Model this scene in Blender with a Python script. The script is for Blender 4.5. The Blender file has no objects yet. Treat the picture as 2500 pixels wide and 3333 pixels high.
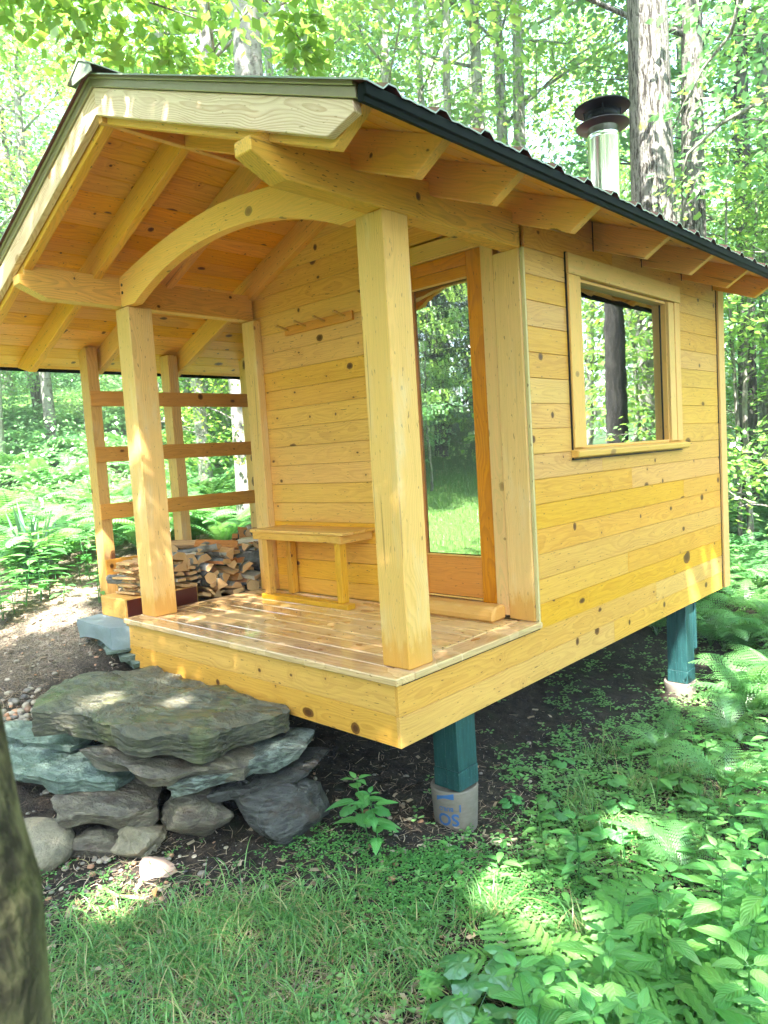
import bpy, bmesh, math, random
import numpy as np
from mathutils import Vector, Matrix
R = math.radians
random.seed(7)
rng = np.random.default_rng(7)
C = bpy.context.scene.collection
sc = bpy.context.scene

# ------------------------------------------------------------------ camera, sky, sun, exposure
EXPOSURE = 3.55
HAZE = 0.003
CAM = Vector((2.437, -2.591, 1.112))
cd = bpy.data.cameras.new('camera'); cam = bpy.data.objects.new('camera', cd); C.objects.link(cam)
_f = Vector((-0.68581488, 0.72352554, -0.0785414)); _r = Vector((0.72772118, 0.68308305, -0.0618015)); _u = _r.cross(_f)
M = Matrix((( _r.x, _u.x, -_f.x, CAM.x), (_r.y, _u.y, -_f.y, CAM.y), (_r.z, _u.z, -_f.z, CAM.z), (0, 0, 0, 1)))
cam.matrix_world = M
cd.sensor_fit = 'HORIZONTAL'; cd.sensor_width = 36.0; cd.lens = 2380.4 / 2500 * 36
cd.clip_start = .05; cd.clip_end = 2000
cd.dof.use_dof = True; cd.dof.focus_distance = 4.4; cd.dof.aperture_fstop = 9.0
sc.camera = cam

SUN_DIR = Vector((.36, -.50, .90)).normalized()      # towards the sun
w = bpy.data.worlds.new('World'); sc.world = w; w.use_nodes = True
nt = w.node_tree; bg = nt.nodes['Background']
sky = nt.nodes.new('ShaderNodeTexSky'); sky.sky_type = 'NISHITA'; sky.sun_disc = False
sky.sun_elevation = math.asin(SUN_DIR.z); sky.sun_rotation = math.atan2(SUN_DIR.x, SUN_DIR.y)
sky.air_density = 1.0; sky.dust_density = 1.5; sky.ozone_density = 1.0
nt.links.new(sky.outputs[0], bg.inputs[0]); bg.inputs[1].default_value = .15
sl = bpy.data.lights.new('sun', 'SUN'); sl.energy = 4.6; sl.angle = R(.55); sl.color = (1, .95, .86)
so = bpy.data.objects.new('sun', sl); C.objects.link(so)
so.rotation_euler = SUN_DIR.to_track_quat('Z', 'Y').to_euler()
sc.view_settings.view_transform = 'Standard'; sc.view_settings.look = 'None'
sc.view_settings.exposure = EXPOSURE; sc.view_settings.gamma = 1
cy = sc.cycles
cy.max_bounces = 7; cy.diffuse_bounces = 4; cy.glossy_bounces = 3; cy.transmission_bounces = 5; cy.transparent_max_bounces = 6
cy.use_denoising = True; cy.denoiser = 'OPENIMAGEDENOISE'; cy.caustics_reflective = False; cy.caustics_refractive = False
cy.sample_clamp_indirect = 6

# ------------------------------------------------------------------ object helpers
def tag(o, label=None, cat=None, group=None, kind=None):
    if label: o['label'] = label
    if cat: o['category'] = cat
    if group: o['group'] = group
    if kind: o['kind'] = kind
    return o
def empty(name, loc=(0, 0, 0), rz=0.0):
    o = bpy.data.objects.new(name, None); C.objects.link(o); o.location = loc; o.rotation_euler = (0, 0, rz)
    o.empty_display_size = .1
    return o
def link(name, me, parent=None, loc=None, rot=None, scale=None):
    o = bpy.data.objects.new(name, me); C.objects.link(o)
    if parent:
        o.parent = parent
        if loc is None and parent.location.length > 0: o.matrix_parent_inverse = Matrix.Translation(-parent.location)
    if loc is not None: o.location = loc
    if rot is not None: o.rotation_euler = rot
    if scale is not None: o.scale = scale if hasattr(scale, '__len__') else (scale,) * 3
    return o
class MB:
    """collects vertices and faces (tris and quads) with a per-vertex vector attribute"""
    def __init__(s): s.v = []; s.f = []; s.a = []; s.m = []
    def add(s, verts, faces, attr=None, mi=0):
        n = len(s.v); s.v += [tuple(p) for p in verts]
        s.f += [tuple(i + n for i in f) for f in faces]; s.m += [mi] * len(faces)
        s.a += list(attr) if attr is not None else [(0, 0, 0)] * len(verts)
    def mesh(s, name, mats, attr='luv', smooth=False):
        me = bpy.data.meshes.new(name); me.from_pydata(s.v, [], s.f)
        for m in (mats if isinstance(mats, (list, tuple)) else [mats]): me.materials.append(m)
        at = me.attributes.new(attr, 'FLOAT_VECTOR', 'POINT'); at.data.foreach_set('vector', np.array(s.a, dtype=np.float32).ravel())
        me.polygons.foreach_set('material_index', s.m)
        if smooth: me.polygons.foreach_set('use_smooth', [True] * len(s.f))
        me.update(); return me
    def build(s, name, mats, parent=None, attr='luv', smooth=False):
        return link(name, s.mesh(name, mats, attr, smooth), parent)
def mesh_np(name, V, F, mat, attr=None, smooth=False, an='luv'):
    V = np.asarray(V, dtype=np.float32); F = np.asarray(F, dtype=np.int32); k = F.shape[1]
    me = bpy.data.meshes.new(name); me.vertices.add(len(V)); me.vertices.foreach_set('co', V.ravel())
    me.loops.add(F.size); me.loops.foreach_set('vertex_index', F.ravel())
    me.polygons.add(len(F)); me.polygons.foreach_set('loop_start', np.arange(0, F.size, k, dtype=np.int32))
    me.polygons.foreach_set('loop_total', np.full(len(F), k, dtype=np.int32))
    if smooth: me.polygons.foreach_set('use_smooth', np.ones(len(F), dtype=bool))
    me.materials.append(mat); me.update(calc_edges=True)
    if attr is not None:
        at = me.attributes.new(an, 'FLOAT_VECTOR', 'POINT'); at.data.foreach_set('vector', np.asarray(attr, dtype=np.float32).ravel())
    return me

# ------------------------------------------------------------------ terrain height (thin plate spline through surveyed points)
TP = np.array([(-.6,-.3,-.86),(-1.1,-.7,-.93),(-1.8,-1.1,-.9),(-1.4,-1.3,-.96),(-.5,-1.6,-.97),(.2,-1.1,-.97),(.1,.5,-1.06),(-.9,.4,-.95),
 (-1.8,.5,-.8),(-2.6,.4,-.55),(-2.75,-.9,-.66),(-3.1,-.6,-.48),(-3.5,-.5,-.30),(-3.3,.1,-.25),(-3.9,.2,-.10),(-3.9,1.2,-.05),(-3.2,1.6,-.15),(-5,1,.0),(-4.6,-.8,-.2),(-2.6,3.5,-.45),
 (.9,-.9,-.95),(1.6,-.3,-.92),(2.4,-2.6,-.52),(1.2,-2.6,-.8),(3.4,-1,-.85),(1.2,1.2,-1.05),(1.0,3,-1.18),(-.1,3.9,-1.24),(-1.5,3.6,-.9),(.3,6,-1.2),(2.5,6,-1.2),(-3.5,6,-.1),
 (-7,2.2,.12),(-9,4.5,.45),(-13,6,1.5),(-17,9,2.7),(-25,13,4.6),(-8,10,.5),(-14,16,2.2),(-4,16,-.2),(0,14,-.8),(5,14,-.9),(2,24,0),(12,20,0),(-10,28,3),
 (-6,-4,-.35),(-8,-7,.0),(-4,-6,-.5),(-12,-11,1.1),(-17,-16,2.9),(-3,-15,.6),(-15,-3,1.0),(6,-8,-.5),(8,2,-.9),(20,0,-.5),(0,-22,0),(18,-18,.5),
 (-50,0,8),(-40,35,9),(0,55,4),(40,40,4),(50,-10,3),(20,-50,3),(-35,-40,3)], dtype=float)
def _ker(d2): return d2 * np.log(d2 + 1e-9) * .5
_A = _ker(((TP[:, None, :2] - TP[None, :, :2]) ** 2).sum(-1)) + np.eye(len(TP)) * .05
_Pm = np.c_[np.ones(len(TP)), TP[:, :2]]
_S = np.linalg.solve(np.block([[_A, _Pm], [_Pm.T, np.zeros((3, 3))]]), np.r_[TP[:, 2], 0, 0, 0])
def ground(x, y):
    x = np.atleast_1d(np.asarray(x, float)); y = np.atleast_1d(np.asarray(y, float)); sh = x.shape
    rr = np.sqrt(x ** 2 + y ** 2) + 1e-9; k = np.minimum(1, 62 / rr); X = (x * k).ravel(); Y = (y * k).ravel()
    d2 = (X[:, None] - TP[None, :, 0]) ** 2 + (Y[:, None] - TP[None, :, 1]) ** 2
    z = _ker(d2) @ _S[:len(TP)] + _S[-3] + _S[-2] * X + _S[-1] * Y
    x_, y_ = x.ravel(), y.ravel()
    z = z + .018 * np.sin(x_ * 5.1 + 1.3 * np.sin(y_ * 3.7)) * np.cos(y_ * 4.3 + x_) + .03 * np.sin(x_ * 1.7 + 2) * np.sin(y_ * 2.1)
    return z.reshape(sh)
def gz(x, y): return float(ground([x], [y])[0])

# ------------------------------------------------------------------ node helpers and materials
class N:
    def __init__(s, name):
        s.m = bpy.data.materials.new(name); s.m.use_nodes = True; s.t = s.m.node_tree; s.t.nodes.clear()
        s.out = s.t.nodes.new('ShaderNodeOutputMaterial')
    def n(s, typ, ins=None, **kw):
        nd = s.t.nodes.new('ShaderNode' + typ)
        for k, v in kw.items(): setattr(nd, k, v)
        for k, v in (ins or {}).items(): s.set(nd, k, v)
        return nd
    def set(s, nd, k, v):
        i = nd.inputs[k]
        if isinstance(v, bpy.types.NodeSocket): s.t.links.new(v, i)
        else:
            if hasattr(v, '__len__') and i.type == 'RGBA' and len(v) == 3: v = (*v, 1)
            i.default_value = v
    def math(s, op, a, b=0.0, c=None, clamp=False):
        nd = s.n('Math', operation=op, use_clamp=clamp); s.set(nd, 0, a); s.set(nd, 1, b)
        if c is not None: s.set(nd, 2, c)
        return nd.outputs[0]
    def mix(s, fac, a, b, mode='MIX'):
        nd = s.n('MixRGB', blend_type=mode); s.set(nd, 0, fac); s.set(nd, 1, a); s.set(nd, 2, b); return nd.outputs[0]
    def noise(s, vec, scale, detail=3, rough=.5, dist=0.0, col=False):
        nd = s.n('TexNoise', {'Scale': scale, 'Detail': detail, 'Roughness': rough, 'Distortion': dist})
        if vec is not None: s.set(nd, 'Vector', vec)
        return nd.outputs['Color' if col else 'Fac']
    def ss(s, x, lo, hi, a=0.0, b=1.0):
        nd = s.n('MapRange', interpolation_type='SMOOTHSTEP'); s.set(nd, 0, x); s.set(nd, 1, lo); s.set(nd, 2, hi); s.set(nd, 3, a); s.set(nd, 4, b); return nd.outputs[0]
    def scalev(s, vec, k):
        nd = s.n('VectorMath', operation='MULTIPLY'); s.set(nd, 0, vec); s.set(nd, 1, k); return nd.outputs[0]
    def attr(s, name): return s.n('Attribute', attribute_name=name).outputs['Vector']
    def attrf(s, name): return s.n('Attribute', attribute_name=name).outputs['Fac']
    def obj(s): return s.n('TexCoord').outputs['Object']
    def pos(s): return s.n('NewGeometry').outputs['Position']
    def sep(s, v): nd = s.n('SeparateXYZ'); s.set(nd, 0, v); return nd.outputs
    def comb(s, x, y, z): nd = s.n('CombineXYZ'); s.set(nd, 0, x); s.set(nd, 1, y); s.set(nd, 2, z); return nd.outputs[0]
    def bump(s, h, st=.3, d=.01): return s.n('Bump', {'Height': h, 'Strength': st, 'Distance': d}).outputs[0]
    def bsdf(s, col, rough=.6, normal=None, metal=0.0, spec=.5, **kw):
        nd = s.n('BsdfPrincipled', {'Base Color': col, 'Roughness': rough, 'Metallic': metal, 'Specular IOR Level': spec})
        for k, v in kw.items(): s.set(nd, k.replace('_', ' '), v)
        if normal is not None: s.set(nd, 'Normal', normal)
        return nd.outputs[0]
    def end(s, sh): s.t.links.new(sh, s.out.inputs[0]); return s.m

def wood(name, base, dark, ring=.55, knots=.5, knotcol=(.075, .022, .006), rough=.5, rfreq=70.0, pith=.07, fine=.35, var=.22, stain=None, weather=None, wet=False, check=.0):
    m = N(name)
    wc = m.attr('wc'); wl = m.attr('wl'); brd = m.attrf('brd')
    u, v, ww = m.sep(wc); lu, lv, lw = m.sep(wl)
    # knots: 2D cells on the broad faces
    k2 = m.comb(u, m.math('ADD', v, ww), m.math('MULTIPLY', brd, 9.0))
    vo = m.n('TexVoronoi', {'Vector': m.scalev(k2, (3.1, 7.0, 7.0)), 'Scale': 1.0, 'Randomness': 1.0}, voronoi_dimensions='2D', feature='F1')
    cellr = m.sep(vo.outputs['Color'])[0]; cellg = m.sep(vo.outputs['Color'])[1]
    dv = m.n('VectorMath', operation='SUBTRACT'); m.set(dv, 0, m.scalev(k2, (3.1, 7.0, 7.0))); m.set(dv, 1, vo.outputs['Position'])
    dx0, dy0, dz0 = m.sep(dv.outputs[0]); cellb = m.sep(vo.outputs['Color'])[2]
    dsc = m.comb(m.math('MULTIPLY', m.math('MULTIPLY', dx0, .27), m.ss(cellb, 0, 1, .45, 1.5)), m.math('MULTIPLY', dy0, m.ss(cellb, .0, .25, .07, .143)), 0)
    ln = m.n('VectorMath', operation='LENGTH'); m.set(ln, 0, dsc); d = ln.outputs['Value']
    d = m.math('ADD', d, m.math('MULTIPLY', m.math('SUBTRACT', m.noise(wc, 55, 2), .5), .008))
    on = m.math('GREATER_THAN', cellr, 1 - knots)
    rad = m.math('MULTIPLY', m.math('ADD', m.math('MULTIPLY', m.math('POWER', cellg, 2.4), .027), .0050), on)
    kmask = m.math('MULTIPLY', m.ss(m.math('SUBTRACT', d, rad), -.002, .0025, 1, 0), on)
    kcore = m.math('MULTIPLY', m.ss(m.math('SUBTRACT', d, m.math('MULTIPLY', rad, .55)), -.002, .002, 1, 0), on)
    halo = m.math('MULTIPLY', m.ss(d, 0, .055, 1, 0), on)
    # growth rings: distance to a wandering pith
    nA = m.noise(m.scalev(wc, (.9, 3.5, 3.5)), 1.3, 2, .5); nB = m.noise(m.scalev(wc, (1.6, 3, 3)), 1.0, 2, .5, 0, True)
    dx, dy, dz = m.sep(nB)
    pv = m.math('ADD', lv, m.math('MULTIPLY', m.math('SUBTRACT', dx, .5), .20))
    pw = m.math('ADD', m.math('ADD', lw, pith), m.math('MULTIPLY', m.math('SUBTRACT', dy, .5), .10))
    rr = m.math('SQRT', m.math('ADD', m.math('MULTIPLY', pv, pv), m.math('MULTIPLY', pw, pw)))
    rr = m.math('ADD', rr, m.math('MULTIPLY', halo, .028)); rr = m.math('ADD', rr, m.math('MULTIPLY', nA, .035))
    ph = m.math('FRACT', m.math('ADD', m.math('MULTIPLY', rr, rfreq), brd))
    rg = m.math('MULTIPLY', m.ss(ph, .25, .88), m.ss(ph, .92, 1.0, 1, 0))
    rgs = m.math('MULTIPLY', rg, m.ss(m.noise(m.scalev(wc, (.7, 4, 4)), 1.0, 2), .3, .62, .25, 1))
    fib = m.noise(m.scalev(wc, (3.5, 95, 95)), 1.0, 4, .72)
    blot = m.noise(m.scalev(wc, (1.3, 5, 5)), 1.0, 4, .55)
    col = m.mix(m.math('MULTIPLY', rgs, ring), base, dark)
    col = m.mix(m.math('MULTIPLY', m.ss(fib, .42, .68), fine * 1.25), col, m.mix(.75, col, dark))
    hv = m.n('HueSaturation', {'Color': col})
    m.set(hv, 'Value', m.math('ADD', m.math('MULTIPLY', m.math('ADD', m.math('MULTIPLY', brd, .6), m.math('MULTIPLY', blot, .8)), var), 1 - var * .62))
    m.set(hv, 'Hue', m.math('ADD', .5, m.math('MULTIPLY', m.math('SUBTRACT', m.math('FRACT', m.math('MULTIPLY', brd, 7.3)), .5), .009)))
    m.set(hv, 'Saturation', m.math('ADD', .93, m.math('MULTIPLY', m.math('FRACT', m.math('MULTIPLY', brd, 3.7)), .14)))
    col = hv.outputs[0]
    col = m.mix(m.math('MULTIPLY', halo, .22), col, dark)
    # short dark checks and specks
    sp = m.ss(m.noise(m.scalev(wc, (22, 95, 95)), 1.0, 1), .70, .76)
    col = m.mix(m.math('MULTIPLY', sp, .7), col, knotcol)
    if check:
        ckn = m.ss(m.noise(m.scalev(wc, (.8, 34, 34)), 1.0, 1), .715, .735); col = m.mix(m.math('MULTIPLY', ckn, check), col, knotcol)
    if weather:
        wn = m.noise(m.scalev(wc, (2.2, 9, 9)), 1.0, 5, .6)
        col = m.mix(m.ss(wn, weather[1], weather[1] + .28, 0, weather[2]), col, weather[0])
    if stain:       # darker stained foot of the posts, ragged upper edge
        pz = m.sep(m.pos())[2]
        e = m.math('ADD', pz, m.math('MULTIPLY', m.math('SUBTRACT', m.noise(m.scalev(wc, (6, 28, 28)), 1.0, 4, .65), .5), .34))
        col = m.mix(m.ss(e, stain[1] - .07, stain[1] + .06, stain[2], 0), col, stain[0])
    col = m.mix(m.math('MULTIPLY', kmask, .93), col, m.mix(.22, knotcol, dark))
    col = m.mix(m.math('MULTIPLY', kcore, .8), col, knotcol)
    h = m.math('ADD', m.math('MULTIPLY', fib, .5), m.math('MULTIPLY', rg, .35)); h = m.math('ADD', h, m.math('MULTIPLY', kmask, -.3))
    if wet:
        wn = m.noise(m.scalev(m.pos(), (1.0, 1.6, 1)), 1.3, 3, .5)
        rgh = m.ss(wn, .36, .60, rough, .13)
        col = m.mix(m.ss(wn, .40, .66, 0, .14), col, m.mix(.55, col, dark))
        return m.end(m.bsdf(col, rgh, m.bump(h, .18, .002), spec=.8, Coat_Weight=m.ss(wn, .36, .6, .2, 1), Coat_Roughness=.06))
    return m.end(m.bsdf(col, rough, m.bump(h, .35, .0025), spec=.35))

W = {}
W['siding'] = wood('pine_siding', (.66, .335, .060), (.40, .14, .014), ring=.32, knots=.33, var=.12, rough=.42, rfreq=80)
W['siding_front'] = wood('porch_siding', (.77, .40, .08), (.48, .18, .03), ring=.30, knots=.32, var=.15, rough=.42, rfreq=80)
W['skirt'] = wood('skirt_board', (.67, .36, .085), (.42, .17, .03), ring=.34, knots=.32, var=.2, rough=.5, rfreq=80)
W['soffit'] = wood('roof_board', (.88, .42, .035), (.54, .18, .012), ring=.32, knots=.42, var=.34, rough=.42, rfreq=50)
W['rafter'] = wood('rafter_timber', (.88, .43, .09), (.54, .28, .06), ring=.32, knots=.13, var=.16, rough=.6, rfreq=85, check=.4, pith=.05)
W['plate'] = wood('plate_timber', (.80, .40, .04), (.38, .19, .02), ring=.42, knots=.42, var=.2, rough=.55, rfreq=85, check=.4, pith=.04)
W['post'] = wood('post_timber', (.76, .445, .15), (.55, .31, .09), ring=.5, knots=.06, knotcol=(.24, .11, .035), var=.16, rough=.6, rfreq=90, pith=.09,
                 stain=((.58, .27, .04), .16, .75), weather=((.72, .57, .35), .50, .45), check=.55)
W['arch'] = wood('arch_timber', (.90, .49, .12), (.62, .36, .09), ring=.4, knots=.22, knotcol=(.34, .16, .05), var=.14, rough=.6, rfreq=85)
W['barge'] = wood('weathered_barge', (.84, .61, .42), (.50, .24, .09), ring=.6, knots=.2, knotcol=(.42, .22, .09), var=.12, rough=.65, rfreq=95, fine=.3, pith=.05)
W['trim'] = wood('window_trim', (.76, .42, .14), (.58, .38, .12), ring=.5, knots=.2, knotcol=(.36, .18, .06), var=.14, rough=.55, rfreq=80)
W['door'] = wood('door_fir', (.66, .225, .022), (.38, .09, .006), ring=.4, knots=0.0, var=.22, rough=.38, rfreq=110, pith=.2)
W['deck'] = wood('deck_board', (.66, .44, .21), (.40, .20, .07), ring=.4, knots=.4, knotcol=(.20, .09, .03), var=.2, rough=.38, rfreq=52, wet=True)
W['bench'] = wood('bench_pine', (.64, .335, .06), (.40, .165, .02), ring=.42, knots=.3, var=.26, rough=.4, rfreq=55)
W['rail'] = wood('rack_rail', (.70, .30, .04), (.48, .17, .02), ring=.4, knots=.4, var=.2, rough=.5, rfreq=50)
W['rackpost'] = wood('rack_post', (.68, .38, .12), (.44, .22, .07), ring=.4, knots=.35, var=.2, rough=.6, rfreq=50, weather=((.56, .47, .38), .52, .5))
W['edge'] = wood('side_edge', (.60, .47, .26), (.52, .40, .18), ring=.6, knots=.08, var=.1, rough=.6, rfreq=60)
W['inner'] = wood('inner_wall', (.50, .30, .10), (.32, .16, .04), ring=.3, knots=.3)

def plain(name, col, rough=.6, metal=0.0, bump=0.0, bs=60, var=.15, spec=.5, sc3=(1, 1, 1)):
    m = N(name); p = m.scalev(m.obj(), sc3)
    n1 = m.noise(p, bs, 4, .6); n2 = m.noise(p, bs * .12, 3, .5)
    c = m.n('HueSaturation', {'Color': (*col, 1), 'Value': m.math('ADD', 1 - var, m.math('MULTIPLY', m.math('ADD', n1, n2), var))}).outputs[0]
    return m.end(m.bsdf(c, rough, m.bump(n1, bump, .004) if bump else None, metal, spec))
MAT = {}
m = N('green_post_paint'); p = m.obj(); g1 = m.noise(m.scalev(p, (40, 40, 5)), 1.0, 5, .7); g2 = m.noise(m.scalev(p, (90, 90, 60)), 1.0, 3, .6)
c = m.mix(m.ss(g1, .35, .7), (.006, .042, .045, 1), (.016, .075, .078, 1)); c = m.mix(m.ss(g2, .62, .68, 0, .5), c, (.11, .20, .19, 1)); MAT['green_paint'] = m.end(m.bsdf(c, .5, m.bump(g1, .6, .006), spec=.5))
MAT['roof_metal'] = plain('roof_metal', (.16, .04, .036), .5, .0, 0, 12, .2)
MAT['roof_edge'] = plain('roof_metal_edge', (.30, .33, .27), .45, .3, 0, 14, .3)
MAT['bronze'] = plain('bronze_drip_edge', (.34, .27, .17), .35, .3, .05, 25, .25)
MAT['black_metal'] = plain('black_drip_edge', (.004, .007, .006), .7, .0, 0, 10, .3, spec=.12)
MAT['black_cap'] = plain('black_stove_cap', (.006, .006, .007), .55, .0, 0, 60, .15, .2)
MAT['steel'] = plain('polished_steel', (.72, .74, .70), .12, 1.0, .03, 3, .08, sc3=(1, 1, .05))
MAT['collar'] = plain('bronze_collar', (.02, .015, .014), .45, .0)
MAT['black_seam'] = plain('black_sealant', (.008, .007, .006), .8)
MAT['end_grain_red'] = plain('dark_red_stain', (.085, .012, .006), .35, 0, .1, 40, .4)
MAT['screw'] = plain('screw_head', (.05, .035, .02), .5, .5)
m = N('window_glass')
fr = m.n('Fresnel', {'IOR': 2.1}).outputs[0]
wv = m.bump(m.noise(m.scalev(m.obj(), (1, 1.0, 4.5)), 2.0, 2, .4), .10, .008)
gl = m.n('BsdfGlossy', {'Color': (.92, .96, .92, 1), 'Roughness': .012, 'Normal': wv}).outputs[0]
tr = m.n('BsdfTransparent', {'Color': (.80, .86, .80, 1)}).outputs[0]
mx = m.n('MixShader'); m.set(mx, 0, m.math('ADD', m.math('MULTIPLY', fr, .9), .38, clamp=True)); m.set(mx, 1, tr); m.set(mx, 2, gl)
MAT['glass'] = m.end(mx.outputs[0])

def rockmat(name, c1, c2, c3, wet=.35, strat=True, moss=0.0):
    m = N(name); p = m.obj()
    s = m.noise(m.scalev(p, (5.0, 11, 30) if strat else (4, 4, 6)), 1.6, 6, .65, .6)
    b = m.noise(p, 6.0, 6, .62); f = m.noise(p, 70, 3, .6)
    c = m.mix(m.ss(s, .36, .66), c1, c2); c = m.mix(m.ss(b, .52, .70), c, c3); c = m.mix(m.ss(f, .45, .8, 0, .35), c, (.02, .02, .018, 1))
    if moss: c = m.mix(m.ss(m.noise(p, 3.1, 5, .6), .52, .62, 0, moss), c, (.10, .12, .035, 1))
    h = m.math('ADD', m.math('MULTIPLY', s, 1.3), m.math('ADD', m.math('MULTIPLY', b, .7), m.math('MULTIPLY', f, .22)))
    ro = m.ss(m.noise(p, 3.0, 4), .4, .6, wet + .3, wet)
    return m.end(m.bsdf(c, ro, m.bump(h, .95, .028), spec=.5))
MAT['slab'] = rockmat('slab_schist', (.065, .067, .052, 1), (.16, .148, .10, 1), (.038, .036, .032, 1), .16, moss=.5)
MAT['slate'] = rockmat('green_slate', (.10, .145, .12, 1), (.21, .275, .235, 1), (.05, .08, .068, 1), .24)
MAT['streak'] = rockmat('streaked_schist', (.045, .052, .05, 1), (.26, .31, .27, 1), (.045, .048, .045, 1), .28)
MAT['darkrock'] = rockmat('dark_schist', (.035, .034, .034, 1), (.10, .10, .095, 1), (.06, .042, .032, 1), .25)
MAT['brownrock'] = rockmat('brown_schist', (.09, .075, .058, 1), (.21, .185, .135, 1), (.075, .05, .035, 1), .35)
MAT['boulder'] = rockmat('tan_boulder', (.19, .165, .115, 1), (.28, .24, .165, 1), (.12, .105, .075, 1), .5, False)
MAT['concrete'] = plain('bluestone_block', (.20, .25, .27), .75, 0, .5, 45, .3)
MAT['tube'] = plain('footing_tube', (.17, .145, .12), .8, 0, .5, 22, .6, sc3=(1, 1, 3))
MAT['print'] = plain('blue_print', (.03, .10, .26), .8, 0, .0, 40, .3)

STRAW = {'grass_blade'}
def leafmat(name, base, tip, trans=.5, gloss=.10, var=.35, vein=False, tcol=None, rough=.38, sat=1.0):
    m = N(name); a = m.attr('luv'); t, s, r = m.sep(a)
    col = m.mix(r, base, tip)
    if name in STRAW: col = m.mix(m.math('GREATER_THAN', m.math('FRACT', m.math('MULTIPLY', r, 31.7)), .86), col, (.42, .34, .17, 1))
    oi = m.n('ObjectInfo').outputs['Random']
    col = m.n('HueSaturation', {'Color': col, 'Saturation': sat, 'Hue': m.math('ADD', .488, m.math('MULTIPLY', oi, .024)),
              'Value': m.math('ADD', 1 - var * .5, m.math('MULTIPLY', m.math('FRACT', m.math('MULTIPLY', r, 13.7)), var))}).outputs[0]
    nrm = None
    if vein:
        sa = m.math('ABSOLUTE', s)
        mid = m.ss(sa, .0, .07, 1, 0)
        st = m.math('SINE', m.math('MULTIPLY', m.math('SUBTRACT', t, m.math('MULTIPLY', sa, .32)), 48.0))
        col = m.mix(m.math('MULTIPLY', mid, .4), col, m.mix(.5, col, (.5, .62, .35, 1)))
        if name != 'violet_leaf': col = m.mix(m.ss(st, .75, 1, 0, .12), col, (.02, .05, .015, 1))
        else: st = m.math('MULTIPLY', mid, 1.0)
        nrm = m.bump(m.math('ADD', m.math('MULTIPLY', st, .4), m.noise(m.obj(), 60, 2)), .5, .004)
    di = m.n('BsdfDiffuse', {'Color': col}); tc = m.n('BsdfTranslucent', {'Color': m.mix(.6, col, tcol or (.22, .42, .03, 1))})
    gg = m.n('BsdfGlossy', {'Color': (1, 1, 1, 1), 'Roughness': rough})
    if nrm is not None:
        for q in (di, gg): m.set(q, 'Normal', nrm)
    x = m.n('MixShader'); m.set(x, 0, trans); m.set(x, 1, di.outputs[0]); m.set(x, 2, tc.outputs[0])
    y = m.n('MixShader'); m.set(y, 0, gloss); m.set(y, 1, x.outputs[0]); m.set(y, 2, gg.outputs[0])
    return m.end(y.outputs[0])
MAT['leaf'] = leafmat('tree_leaves', (.13, .33, .085, 1), (.28, .50, .12, 1), .5, .10, tcol=(.42, .64, .09, 1))
MAT['leaf2'] = leafmat('tree_leaves_cool', (.12, .32, .115, 1), (.25, .48, .17, 1), .45, .13, tcol=(.26, .58, .20, 1))
MAT['leaf_d'] = leafmat('dark_leaves', (.03, .085, .03, 1), (.06, .14, .045, 1), .35, .05, tcol=(.08, .2, .04, 1))
MAT['leaf_y'] = leafmat('beech_leaves', (.11, .27, .05, 1), (.22, .38, .07, 1), .55, .06, tcol=(.38, .60, .06, 1), vein=False)
MAT['fern'] = leafmat('fern_frond', (.08, .27, .09, 1), (.18, .41, .13, 1), .42, .05, tcol=(.26, .52, .09, 1))
MAT['sfern'] = leafmat('sensitive_fern', (.12, .38, .09, 1), (.20, .48, .11, 1), .4, .04, vein=True)
MAT['broad'] = leafmat('broad_leaf', (.075, .30, .075, 1), (.17, .46, .11, 1), .38, .05, vein=True)
MAT['darkleaf'] = leafmat('violet_leaf', (.05, .22, .08, 1), (.10, .33, .11, 1), .3, .12, vein=True)
MAT['grass'] = leafmat('grass_blade', (.06, .22, .06, 1), (.24, .40, .12, 1), .35, .04, tcol=(.25, .5, .08, 1))
MAT['clover'] = leafmat('clover', (.06, .24, .06, 1), (.15, .38, .09, 1), .4, .06)
MAT['iris'] = leafmat('iris_blade', (.08, .19, .13, 1), (.13, .26, .16, 1), .25, .1)
MAT['dry'] = plain('dry_leaf', (.30, .15, .06), .7, 0, .3, 50, .4)
MAT['dry_pale'] = plain('dry_pale_leaf', (.46, .38, .26), .7, 0, .3, 50, .4)
MAT['twig'] = plain('twig_wood', (.34, .25, .17), .8, 0, .3, 40, .5)
m = N('needle_litter'); t, s, r = m.sep(m.attr('luv'))
c = m.mix(r, (.15, .095, .06, 1), (.52, .42, .30, 1)); MAT['litter'] = m.end(m.bsdf(c, .7, spec=.3))
m = N('pebbles'); t, s, r = m.sep(m.attr('luv'))
c = m.mix(r, (.09, .085, .08, 1), (.42, .36, .28, 1)); c = m.mix(m.ss(m.math('FRACT', m.math('MULTIPLY', r, 9.1)), .75, .8, 0, .7), c, (.50, .22, .10, 1)); MAT['pebble'] = m.end(m.bsdf(c, .5, spec=.5))

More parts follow.
